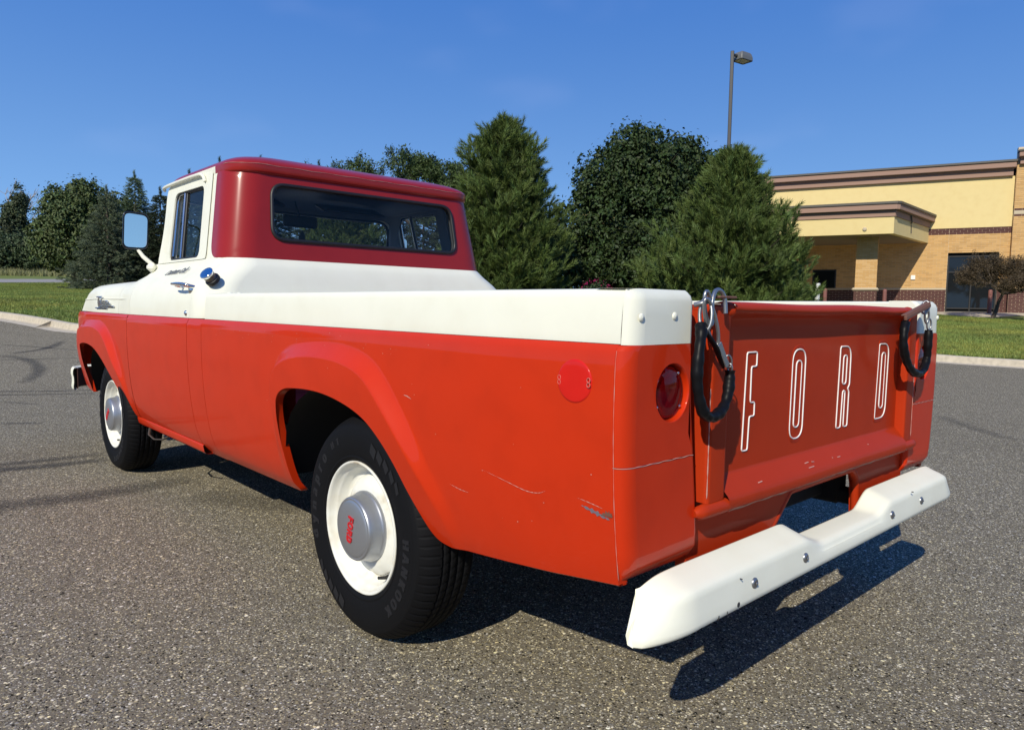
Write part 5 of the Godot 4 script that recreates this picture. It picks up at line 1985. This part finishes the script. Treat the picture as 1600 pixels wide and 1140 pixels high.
	g.name = "grass"
	g.multimesh = mm
	add_child(g)
	tag(g, "short mown grass growing on the lawns round the car park", "grass")
	g.set_meta("kind", "stuff")
	# tall dry grass on the bank past the road
	xf = []
	cols = []
	for k in 9000:
		var f := rng.randf_range(-22, 16)
		var q := Vector2(7.9, -82.0) + Vector2(0.7376, 0.6753) * f + AHEAD * rng.randf_range(-5, 9)
		xf.append(Transform3D(Basis(Vector3.UP, rng.randf() * TAU).scaled(Vector3(5, 9, 5) * rng.randf_range(0.6, 1.3)), Vector3(q.x, ground_at(q.x, q.y) + 0.12, q.y)))
		var v := rng.randf_range(0.8, 1.3)
		cols.append(Color(v * 1.25, v * 0.95, v * 2.0))
	mm = MultiMesh.new()
	mm.transform_format = MultiMesh.TRANSFORM_3D
	mm.use_colors = true
	mm.mesh = bm
	mm.instance_count = xf.size()
	for k in xf.size():
		mm.set_instance_transform(k, xf[k]); mm.set_instance_color(k, cols[k])
	g = MultiMeshInstance3D.new()
	g.name = "tall_grass"
	g.multimesh = mm
	add_child(g)
	tag(g, "tall pale dry grass on the bank beyond the far road", "grass")
	g.set_meta("kind", "stuff")
	# far road and the pavement along the building
	var strip := func(called: String, a: Vector2, d: Vector2, len0: float, len1: float, half: float, lift: float, m: Material):
		var sb := MB.new()
		var rr := []
		var nn := Vector2(-d.y, d.x)
		for w in 7:
			var row := []
			for i in 61:
				var p := a + d * lerpf(len0, len1, i / 60.0) + nn * lerpf(-half, half, w / 6.0)
				row.append(gp(p, lift))
			rr.append(row)
		sb.grid(rr)
		return struct(called, sb, m)
	strip.call("road", Vector2(7.75, -68.2), Vector2(0.7376, 0.6753), -40.0, 12.0, 7.2, 0.16, M.far_road)
	strip.call("pavement", Vector2(38.378, -8.272) + Vector2(-0.9426, 0.334) * 2.2, Vector2(-0.334, -0.9426), -9.0, 22.0, 2.2, 0.155, M.concrete)
	# black streaks left by tyres
	for q in MARKS:
		var pts := []
		for k in range(2, q.size(), 2): pts.append(Vector2(q[k], q[k + 1]))
		var line := curve_through(pts, 10)
		b = MB.new()
		rows = []
		for w in 7:
			var row := []
			for i in line.size():
				var tn: Vector2 = (line[mini(i + 1, line.size() - 1)] - line[maxi(i - 1, 0)]).normalized()
				var p: Vector2 = line[i] + Vector2(-tn.y, tn.x) * q[0] * (w - 3) / 3.0 * (1.0 + 0.1 * sin(i * 0.7))
				row.append(gp(p, 0.004))
			rows.append(row)
		b.grid(rows)
		var m := line.size()
		for w in 7:
			for i in m:
				var e := sin(PI * (i + 0.5) / m)
				var a: float = q[1] * [0.0, 0.45, 0.9, 1.0, 0.9, 0.45, 0.0][w] * pow(e, 0.4)
				b.c[w * m + i] = Color(1, 1, 1, a)
		struct("tyre_mark", b, M.tyre_mark)

const MARKS := [
	[0.05, 0.5, -1.34, -8.95, -1.0, -8.82, -0.55, -8.58, -0.14, -8.37],
	[0.05, 0.5, -1.3, -9.38, -0.96, -9.18, -0.5, -8.88, -0.08, -8.69],
	[0.1, 0.45, -1.76, -4.57, -1.51, -4.5, -1.25, -4.45, -0.92, -4.44],
	[0.09, 0.35, -1.75, -4.73, -1.49, -4.67, -1.21, -4.65, -0.89, -4.65],
	[0.05, 0.4, -1.27, -6.56, -1.12, -6.46, -0.98, -6.38],
	[0.16, 0.35, -1.83, -3.58, -1.62, -3.54, -1.43, -3.5, -1.23, -3.48, -0.96, -3.5, -0.67, -3.52],
	[0.2, 0.22, -0.8, -3.13, -0.53, -2.73, -0.44, -2.47],
	[0.12, 0.35, -0.47, -13.27, -0.23, -12.42, -0.26, -11.25, -0.44, -10.42, -0.65, -9.84],
	[0.12, 0.4, -0.3, -13.45, 0.26, -13.94, 0.72, -15.0],
	[0.06, 0.35, -0.55, -12.65, -0.08, -12.4, 0.42, -12.22],
	[0.06, 0.35, -0.26, -15.04, 0.2, -14.21, 0.64, -13.32],
	[0.05, 0.3, -1.08, -8.17, -0.81, -7.73],
	[0.1, 0.2, 6.15, -1.48, 5.45, -0.94, 5.08, -0.52],
]
var kerb_inner := PackedVector2Array()

# ---------------------------------------------------------------- everything
func materials() -> void:
	var wave := noise_tex(0.006, 4, [], 512, 2, FastNoiseLite.TYPE_SIMPLEX_SMOOTH, 2.0)
	var grime := noise_tex(0.012, 8, [[0.0, Color(0.955, 0.95, 0.945)], [0.45, Color(0.985, 0.985, 0.985)], [1.0, Color(1, 1, 1)]], 512, 5)
	var grime_pale := noise_tex(0.012, 8, [[0.0, Color(0.975, 0.97, 0.96)], [0.45, Color(0.99, 0.99, 0.985)], [1.0, Color(1, 1, 1)]], 512, 5)
	M.font_bold = SystemFont.new()
	M.font_bold.font_names = PackedStringArray(["Droid Sans"])
	M.font_bold.font_weight = 700
	M.font_serif = SystemFont.new()
	M.font_serif.font_names = PackedStringArray(["Droid Serif"])
	M.font_serif.font_italic = true
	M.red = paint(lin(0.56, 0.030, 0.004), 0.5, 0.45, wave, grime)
	M.red.clearcoat_roughness = 0.05
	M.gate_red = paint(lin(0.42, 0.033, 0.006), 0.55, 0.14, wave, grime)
	M.reflector = paint(lin(0.62, 0.014, 0.008), 0.4, 0.5, wave, grime)
	M.roof_red = paint(lin(0.30, 0.016, 0.013), 0.42, 0.6, wave, grime)
	M.roof_red.clearcoat_roughness = 0.16
	M.white = paint(lin(0.80, 0.79, 0.67), 0.5, 0.2, wave, grime_pale)
	M.bumper_white = paint(lin(0.84, 0.82, 0.68), 0.6, 0.08, wave, grime_pale)
	M.dark_red = mat(lin(0.28, 0.02, 0.015), 0.6)
	M.letter_white = mat(lin(0.82, 0.80, 0.76), 0.5)
	M.white_matt = mat(lin(0.8, 0.8, 0.78), 0.6)
	M.chip_pink = mat(lin(0.52, 0.27, 0.22), 0.7)
	M.chip = mat(lin(0.58, 0.12, 0.09), 0.6)
	M.chip_dark = mat(lin(0.03, 0.028, 0.03), 0.7)
	M.bare = mat(lin(0.22, 0.20, 0.24), 0.5, 0.4)
	M.rust = mat(lin(0.16, 0.07, 0.045), 0.8)
	M.rust_dark = mat(lin(0.06, 0.02, 0.014), 0.8)
	M.chrome = mat(lin(0.75, 0.76, 0.78), 0.09, 1.0)
	M.dull_chrome = mat(lin(0.33, 0.33, 0.33), 0.36, 0.85)
	M.dirty_metal = mat(lin(0.12, 0.10, 0.08), 0.6, 0.5)
	M.hubcap = mat(lin(0.42, 0.43, 0.45), 0.38, 0.75)
	M.rim = paint(lin(0.78, 0.77, 0.70), 0.45, 0.25, wave, noise_tex(0.03, 18, [[0.0, Color(0.72, 0.64, 0.52)], [0.30, Color(0.95, 0.93, 0.89)], [0.5, Color(1, 1, 1)]], 256, 6))
	M.neck = mat(lin(0.16, 0.13, 0.10), 0.45, 0.6)
	M.rubber = mat(lin(0.007, 0.007, 0.0078), 0.62, 0.0, 0.22)
	M.rubber.normal_enabled = true
	M.rubber.normal_texture = noise_tex(0.06, 6, [], 256, 3, FastNoiseLite.TYPE_SIMPLEX, 1.0)
	M.rubber.normal_scale = 0.25
	tri_map(M.rubber, 6.0)
	M.rubber_light = mat(lin(0.015, 0.015, 0.017), 0.5, 0.0, 0.35)
	M.black_rubber = mat(lin(0.012, 0.012, 0.013), 0.5)
	M.black_gloss = mat(lin(0.012, 0.012, 0.014), 0.25)
	M.hose = mat(lin(0.006, 0.006, 0.007), 0.42, 0.0, 0.25)
	M.red_print = mat(lin(0.50, 0.01, 0.015), 0.4)
	M.mirror = mat(lin(0.78, 0.80, 0.76), 0.05, 1.0)
	M.glass = mat(Color(0.05, 0.11, 0.10, 0.13), 0.02)
	M.glass.transparency = BaseMaterial3D.TRANSPARENCY_ALPHA
	M.glass.metallic_specular = 0.35
	M.lens = mat(Color(0.40, 0.0, 0.015, 0.45), 0.05, 0.0, 0.35)
	M.lens.transparency = BaseMaterial3D.TRANSPARENCY_ALPHA
	M.lamp_bowl = mat(lin(0.45, 0.02, 0.02), 0.25, 0.8)
	M.trim_grey = mat(lin(0.15, 0.17, 0.19), 0.75)
	M.trim_dark = mat(lin(0.05, 0.055, 0.065), 0.7)
	M.seat = mat(lin(0.03, 0.032, 0.035), 0.6)
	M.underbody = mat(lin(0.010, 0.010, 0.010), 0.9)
	# ground
	var asp := asphalt_images()
	M.asphalt = mat(Color(1, 1, 1), 0.95, 0.0, 0.12)
	M.asphalt.albedo_texture = asp[0]
	M.asphalt.normal_enabled = true
	M.asphalt.normal_texture = asp[1]
	M.asphalt.normal_scale = 1.15
	M.asphalt.vertex_color_use_as_albedo = true
	M.tyre_mark = mat(lin(0.02, 0.02, 0.021), 0.8)
	M.tyre_mark.vertex_color_use_as_albedo = true
	M.tyre_mark.transparency = BaseMaterial3D.TRANSPARENCY_ALPHA
	M.far_road = mat(lin(0.30, 0.28, 0.26), 0.9)
	M.concrete = mat(Color(1, 1, 1), 0.85)
	M.concrete.albedo_texture = noise_tex(0.02, 21, [[0.0, lin(0.36, 0.31, 0.24)], [0.5, lin(0.50, 0.43, 0.32)], [1.0, lin(0.58, 0.50, 0.39)]], 512, 6)
	tri_map(M.concrete, 0.7, true)
	M.lawn = mat(Color(1, 1, 1), 0.9)
	M.lawn.albedo_texture = noise_tex(0.05, 31, [[0.0, lin(0.09, 0.12, 0.02)], [0.5, lin(0.15, 0.19, 0.036)], [1.0, lin(0.23, 0.25, 0.07)]], 512, 5)
	M.lawn.vertex_color_use_as_albedo = true
	tri_map(M.lawn, 0.8, true)
	M.grass = mat(lin(0.23, 0.30, 0.065), 0.7)
	M.grass.vertex_color_use_as_albedo = true
	M.grass.backlight_enabled = true
	M.grass.backlight = Color(0.3, 0.36, 0.1)
	# plants
	for q in [["needle", 0.6], ["leaf", 0.55], ["brown_leaf", 0.7]]:
		var m := mat(Color(1, 1, 1), q[1], 0.0, 0.35)
		m.vertex_color_use_as_albedo = true
		m.backlight_enabled = true
		m.backlight = Color(0.22, 0.28, 0.08)
		M[q[0]] = m
	M.bark = mat(lin(0.09, 0.07, 0.055), 0.9)
	M.pale_bark = mat(lin(0.34, 0.30, 0.27), 0.9)
	# building
	M.stucco = mat(Color(1, 1, 1), 0.92)
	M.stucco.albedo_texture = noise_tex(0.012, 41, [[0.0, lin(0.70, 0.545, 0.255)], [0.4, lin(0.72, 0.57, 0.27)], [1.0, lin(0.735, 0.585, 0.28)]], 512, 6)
	tri_map(M.stucco, 0.35)
	M.mortar = mat(lin(0.60, 0.48, 0.34), 0.95)
	M.brick_tan = mat(lin(0.60, 0.36, 0.14), 0.85)
	M.brick_tan2 = mat(lin(0.65, 0.41, 0.18), 0.85)
	M.brick_dark = mat(lin(0.095, 0.040, 0.030), 0.85)
	M.brick_dark2 = mat(lin(0.105, 0.042, 0.034), 0.85)
	M.brick_tan_v = mat(lin(0.62, 0.38, 0.155), 0.85)
	M.brick_tan_v.vertex_color_use_as_albedo = true
	M.brick_dark_v = mat(lin(0.095, 0.037, 0.031), 0.85)
	M.brick_dark_v.vertex_color_use_as_albedo = true
	M.cast_stone = mat(lin(0.52, 0.43, 0.30), 0.9)
	M.mauve = mat(lin(0.33, 0.205, 0.155), 0.85)
	M.bronze = mat(lin(0.085, 0.075, 0.062), 0.55)
	M.bronze_dark = mat(lin(0.02, 0.018, 0.017), 0.45)
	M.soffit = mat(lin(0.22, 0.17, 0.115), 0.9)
	M.dark_glass = mat(lin(0.012, 0.014, 0.016), 0.05)
	M.dark_room = mat(lin(0.02, 0.02, 0.02), 0.9)
	M.bollard = mat(lin(0.22, 0.085, 0.07), 0.6)
	M.pole = mat(lin(0.045, 0.045, 0.05), 0.5, 0.3)
	M.lamp_grey = mat(lin(0.16, 0.16, 0.155), 0.5, 0.2)
	M.lamp_lens = mat(lin(0.62, 0.60, 0.50), 0.3)

func add_bollard(at: Vector3, label: String) -> void:
	var b := MB.new()
	b.lathe([Vector2(0.085, 0), Vector2(0.085, 0.98), Vector2(0.08, 1.03), Vector2(0.06, 1.065), Vector2(0.0, 1.08)], Transform3D(Basis(), at), 20)
	tag(obj("bollard", b, M.bollard), label, "bollard", "bollards along the shop front")

func make_lamp() -> void:
	var g := ground_at(27.85, -17.15)
	var t := thing("street_lamp", Vector3(27.85, g + 0.1, -17.15), "tall dark car park lamp post rising behind the right pine tree", "street lamp")
	var top := 12.88 - g - 0.1
	var b := MB.new()
	b.box(Vector3(0, top * 0.5, 0), Vector3(0.16, top, 0.16), 0.02, Basis(Vector3.UP, 0.5))
	obj("pole", b, M.pole, t)
	b = MB.new()
	b.lathe([Vector2(0.32, -0.2), Vector2(0.32, 0.68), Vector2(0.29, 0.72), Vector2(0, 0.72)], Transform3D(), 24)
	obj("footing", b, M.concrete, t)
	var yaw := Basis(Vector3.UP, -0.15)
	b = MB.new()
	b.box(Vector3(0, top - 0.15, 0) + yaw * Vector3(0.22, 0, 0), Vector3(0.36, 0.11, 0.09), 0.02, yaw)
	obj("arm", b, M.pole, t)
	b = MB.new()
	var c := Vector3(0, top - 0.14, 0) + yaw * Vector3(0.72, 0, 0)
	var rows := []
	for q in [[1.0, -0.16], [1.0, -0.04], [0.96, 0.03], [0.86, 0.13], [0.72, 0.19], [0.5, 0.21], [0.02, 0.215]]:
		var row := []
		for p in rounded([Vector2(-0.40, -0.29), Vector2(0.40, -0.29), Vector2(0.40, 0.29), Vector2(-0.40, 0.29)], 0.07, 4): row.append(c + yaw * Vector3(p.x * q[0], q[1], p.y * q[0]))
		rows.append(row)
	b.grid(rows, true)
	var head := obj("lamp_head", b, M.lamp_grey, t)
	b = MB.new()
	for q in [[0, 0.26, 0.72, 0.05], [0, -0.26, 0.72, 0.05], [0.37, 0, 0.05, 0.5], [-0.37, 0, 0.05, 0.5]]: b.box(c + yaw * Vector3(q[0], -0.165, q[1]), Vector3(q[2], 0.03, q[3]), 0.0, yaw)
	obj("bezel", b, M.pole, head)
	b = MB.new()
	b.box(c + yaw * Vector3(0, -0.158, 0), Vector3(0.69, 0.012, 0.47), 0.0, yaw)
	obj("lens", b, M.lamp_lens, head)

func sky_cover() -> Texture2D:
	# a few thin wisps
	var f := FastNoiseLite.new()
	f.seed = 15
	f.frequency = 0.018
	f.fractal_octaves = 5
	var w := 1024
	var im := Image.create(w, 512, false, Image.FORMAT_RGBA8)
	for y in range(100, 256):
		var el := (0.5 - y / 512.0) * PI
		for x in w:
			var az := x / float(w) * TAU
			var n := f.get_noise_3d(cos(az) * cos(el) * 150.0, sin(el) * 380.0, sin(az) * cos(el) * 150.0)
			var a := smoothstep(0.16, 0.62, n) * 0.55
			if a > 0.0: im.set_pixel(x, y, Color(0.85, 0.88, 0.95, a))
			else: im.set_pixel(x, y, Color(0.85, 0.88, 0.95, 0))
	return ImageTexture.create_from_image(im)

func _ready() -> void:
	# camera
	var cam := Camera3D.new()
	cam.name = "camera"
	cam.basis = Basis(Vector3.UP, deg_to_rad(-42.467)) * Basis(Vector3.RIGHT, deg_to_rad(-4.673)) * Basis(Vector3.BACK, deg_to_rad(0.807))
	cam.position = Vector3(-2.111, 1.073, 0.925)
	cam.fov = rad_to_deg(2.0 * atan(570.0 / 1109.13))
	cam.near = 0.05
	cam.far = 3000.0
	add_child(cam)
	cam.current = true
	# sky, exposure, sun
	var env := Environment.new()
	env.background_mode = Environment.BG_SKY
	var sm := ProceduralSkyMaterial.new()
	sm.sky_top_color = lin(0.025, 0.145, 0.55)
	sm.sky_horizon_color = lin(0.32, 0.61, 1.0)
	sm.sky_curve = 0.16
	sm.ground_bottom_color = lin(0.08, 0.08, 0.07)
	sm.ground_horizon_color = lin(0.14, 0.15, 0.14)
	sm.sun_angle_max = 0.0
	sm.sky_cover = sky_cover()
	sm.sky_cover_modulate = Color(0.30, 0.26, 0.22)
	var sky := Sky.new()
	sky.sky_material = sm
	env.sky = sky
	env.tonemap_mode = Environment.TONE_MAPPER_LINEAR
	env.tonemap_exposure = 1.0
	env.sdfgi_enabled = true
	env.ssao_enabled = true
	env.ssil_enabled = true
	var we := WorldEnvironment.new()
	we.name = "surroundings"
	we.environment = env
	add_child(we)
	var sun := DirectionalLight3D.new()
	sun.name = "sun"
	sun.light_energy = 1.42
	sun.light_color = Color(1.0, 0.975, 0.90)
	sun.light_angular_distance = 0.5
	sun.shadow_enabled = true
	sun.basis = Basis.looking_at(Vector3(1.23, -1.0, -0.55))
	add_child(sun)
	materials()
	make_ground()
	make_building()
	# the truck
	var t := make_truck()
	truck_cab(t)
	truck_rear(t)
	truck_straps(t)
	truck_wear(t)
	# street furniture
	make_lamp()
	add_bollard(Vector3(29.97, ground_at(29.97, -13.29) + 0.12, -13.29), "reddish bollard under the canopy, left of the brick column")
	add_bollard(Vector3(31.94, ground_at(31.94, -11.47) + 0.12, -11.47), "reddish bollard just right of the brick column")
	add_bollard(Vector3(35.77, ground_at(35.77, -8.34) + 0.14, -8.34), "reddish bollard at the right edge of the glazed door")
	var b := MB.new()
	b.box(Vector3(0, 0.72, 0), Vector3(0.16, 1.44, 0.16), 0.01)
	b.box(Vector3(0.02, 1.16, 0), Vector3(0.36, 0.09, 0.30), 0.02)
	var wp := obj("white_post", b, M.white_matt)
	wp.position = Vector3(28.22, ground_at(28.22, -12.85) + 0.1, -12.85)
	tag(wp, "white painted post with a flat cross piece beside the right pine tree", "post")
	plant_everything()

func plant_everything() -> void:
	var long_needles := shoot_mesh(34, 0.36, 0.58, 0.024, 1, M.needle)
	var short_needles := shoot_mesh(34, 0.30, 1.0, 0.030, 2, M.needle)
	var leaves := leaf_mesh(10, 0.24, 3, M.leaf)
	var small_leaves := leaf_mesh(12, 0.17, 4, M.leaf, 0.4)
	var at := func(x: float, z: float) -> Vector3: return Vector3(x, ground_at(x, z) + 0.1, z)
	var pg := "pine trees between the car park and the shop"
	pine(at.call(14.55, -17.88), 6.65, [[0, 1.95], [0.35, 2.0], [0.55, 1.7], [0.75, 1.25], [0.9, 0.72], [1, 0.12]], 400, long_needles, 0.52, 11, "tall broad pine tree right behind the cab's rear corner", pg, Color(0.090, 0.130, 0.036))
	pine(at.call(17.77, -10.85), 5.25, [[0, 2.05], [0.28, 2.2], [0.5, 1.62], [0.68, 1.05], [0.85, 0.58], [1, 0.08]], 400, long_needles, 0.50, 12, "wide bushy pine tree in front of the lamp post", pg, Color(0.094, 0.136, 0.038))
	broad(at.call(23.0, -18.31), 8.3, [[Vector3(0, 3.2, 0), Vector3(3.0, 2.6, 3.0)], [Vector3(0.3, 5.6, 0.4), Vector3(2.5, 2.2, 2.5)], [Vector3(-1.3, 5.2, -0.9), Vector3(1.6, 1.9, 1.6)], [Vector3(-0.4, 6.9, -0.3), Vector3(1.3, 1.2, 1.3)], [Vector3(1.2, 6.4, 0.9), Vector3(1.4, 1.4, 1.4)], [Vector3(2.6, 5.6, 2.0), Vector3(1.5, 1.5, 1.5)], [Vector3(-1.0, 2.0, 1.0), Vector3(2.4, 1.7, 2.4)], [Vector3(-2.3, 2.6, -2.0), Vector3(1.8, 2.2, 1.8)]], 9000, leaves, 0.42, 13, "dense dark green maple tree between the two pines", "", Color(0.040, 0.066, 0.020), -0.22)
	twiggy(at.call(23.28, -33.08), 10.4, 0.95, 14, M.bark, "airy_tree", "tall airy tree with feathery leaves behind the cab roof", small_leaves, 3400, Color(0.070, 0.105, 0.032), "tree", 0.45)
	twiggy(at.call(21.0, -39.0), 9.6, 1.0, 15, M.bark, "airy_tree", "lower airy tree with thin foliage showing above the cab roof", small_leaves, 3000, Color(0.065, 0.098, 0.032), "tree", 0.42)
	var sg := "spruces behind the truck cab"
	spruce(at.call(13.69, -41.84), 7.35, 2.2, short_needles, 0.36, 21, "spruce tree whose tip just shows over the left end of the cab roof", sg, Color(0.036, 0.056, 0.034))
	spruce(at.call(17.97, -37.93), 7.4, 2.4, short_needles, 0.36, 22, "spruce tree whose tip shows over the middle of the cab roof", sg, Color(0.038, 0.058, 0.034))
	spruce(at.call(13.06, -45.13), 6.8, 3.2, short_needles, 0.40, 27, "dark spruce tree hidden behind the cab, glimpsed through its side windows", sg, Color(0.05, 0.075, 0.045))
	spruce(at.call(11.2, -44.6), 5.6, 2.3, short_needles, 0.36, 23, "short spruce tree beside the cab's window pillar", sg, Color(0.045, 0.060, 0.032))
	spruce(at.call(15.2, -39.6), 7.4, 3.0, short_needles, 0.36, 24, "short spruce tree seen through the cab's side window", sg, Color(0.036, 0.055, 0.034))
	pine(at.call(17.0, -33.0), 5.6, [[0, 2.0], [0.4, 2.2], [0.7, 1.5], [0.9, 0.7], [1, 0.1]], 200, long_needles, 0.5, 25, "round pine tree seen through the cab's rear window", "", Color(0.07, 0.105, 0.035))
	spruce(at.call(20.2, -30.6), 5.4, 2.0, short_needles, 0.36, 26, "small spruce tree between the airy tree and the tall pine", sg, Color(0.038, 0.058, 0.034))
	# left side
	broad(at.call(8.1, -52.5), 6.9, [[Vector3(0.2, 3.2, 0), Vector3(2.6, 2.5, 2.6)], [Vector3(-0.6, 4.9, -0.3), Vector3(1.2, 1.5, 1.3)], [Vector3(0.9, 5.2, 0.3), Vector3(1.5, 1.6, 1.6)], [Vector3(2.2, 4.6, 1.4), Vector3(1.5, 1.5, 1.5)], [Vector3(-1.1, 3.2, -0.8), Vector3(1.3, 1.5, 1.3)], [Vector3(0.4, 6.0, 0.0), Vector3(0.8, 0.9, 0.8)]], 4200, leaves, 0.48, 31, "dark leafy tree standing left of the door mirror", "", Color(0.088, 0.122, 0.042), -0.2)
	spruce(at.call(8.5, -45.2), 5.5, 2.3, short_needles, 0.36, 32, "grey-green spruce with branches down to the lawn, in front of the dark leafy tree", "", Color(0.13, 0.158, 0.10))
	spruce(at.call(11.14, -49.6), 7.0, 2.1, short_needles, 0.36, 33, "pointed spruce tree rising behind the door mirror", "", Color(0.105, 0.150, 0.085))
	spruce(at.call(10.3, -46.4), 4.6, 2.3, short_needles, 0.36, 34, "low brownish spruce tree under the door mirror", "", Color(0.130, 0.134, 0.080))
	broad(at.call(9.24, -84.1), 9.2, [[Vector3(0, 3.5, 0), Vector3(1.5, 2.6, 1.5)], [Vector3(0.5, 6.6, 0.4), Vector3(0.75, 2.2, 0.75)], [Vector3(-0.3, 5.4, -0.3), Vector3(0.8, 1.5, 0.8)]], 1500, leaves, 0.55, 35, "slim upright tree at the far left beyond the road", "", Color(0.070, 0.092, 0.045), -0.15)
	twiggy(at.call(8.0, -91.0), 10.5, 0.5, 36, M.pale_bark, "bare_tree", "bare pale tree at the left edge of the view", leaves, 0, Color.WHITE)
	var hg := "bushes along the far bank"
	var k := 0
	for q in [[6.0, -82.5, "rounded bush at the far left end of the bank"], [8.3, -80.0, "rounded bush on the bank under the slim upright tree"], [10.4, -78.2, "rounded bush on the bank beside the dark leafy tree"], [12.6, -76.5, "rounded bush on the bank hidden behind the dark leafy tree"], [3.4, -85.0, "rounded bush on the bank at the edge of the view"]]:
		broad(at.call(q[0], q[1]), 4.0, [[Vector3(0, 1.9, 0), Vector3(2.2, 1.9, 2.2)], [Vector3(0.9, 2.6, 0.6), Vector3(1.4, 1.3, 1.4)]], 1300, leaves, 0.55, 41 + k, q[2], hg, Color(0.058, 0.085, 0.038) * (1.0 + 0.08 * k), -0.3, "bush", "bush")
		k += 1
	for q in [[-1.5, -87.5, "tall roadside tree just past the left edge of the view"], [-9.0, -90.0, "second roadside tree left of the view"], [-18.0, -90.0, "third roadside tree left of the view"], [-28.0, -86.0, "fourth roadside tree left of the view"], [-38.0, -78.0, "fifth roadside tree left of the view"]]:
		broad(at.call(q[0], q[1]), 9.0, [[Vector3(0, 4.2, 0), Vector3(3.8, 3.6, 3.8)], [Vector3(1.2, 6.6, 0.6), Vector3(2.4, 2.2, 2.4)]], 1500, leaves, 0.9, 61 + k, q[2], "", Color(0.055, 0.080, 0.035), -0.3, "roadside_tree")
		k += 1
	# small trees by the shop
	twiggy(at.call(33.2, -7.6), 3.3, 1.35, 51, M.bark, "crab_apple_tree", "small spreading crab apple tree with brown withered leaves in front of the shop", small_leaves, 4200, Color(0.105, 0.075, 0.042), "tree", 0.17, 0.15)
	var rose := broad(at.call(13.28, -12.4), 1.5, [[Vector3(0, 0.75, 0), Vector3(0.6, 0.7, 0.6)]], 500, leaves, 0.2, 52, "rose bush with magenta flowers between the pines, peeping over the truck bed", "", Color(0.04, 0.065, 0.025), -0.4, "rose_bush", "bush")
	var rng := RandomNumberGenerator.new()
	rng.seed = 53
	var xf := []
	var cols := []
	for i in 90:
		var d := Vector3(rng.randfn(), absf(rng.randfn()), rng.randfn()).normalized()
		xf.append(Transform3D(along(d, rng.randf() * 6.0, 0.09), Vector3(0, 0.78, 0) + d * Vector3(0.6, 0.72, 0.6)))
		cols.append(Color(0.42, 0.02, 0.12))
	crown_of(rose, leaves, xf, cols, "flower")
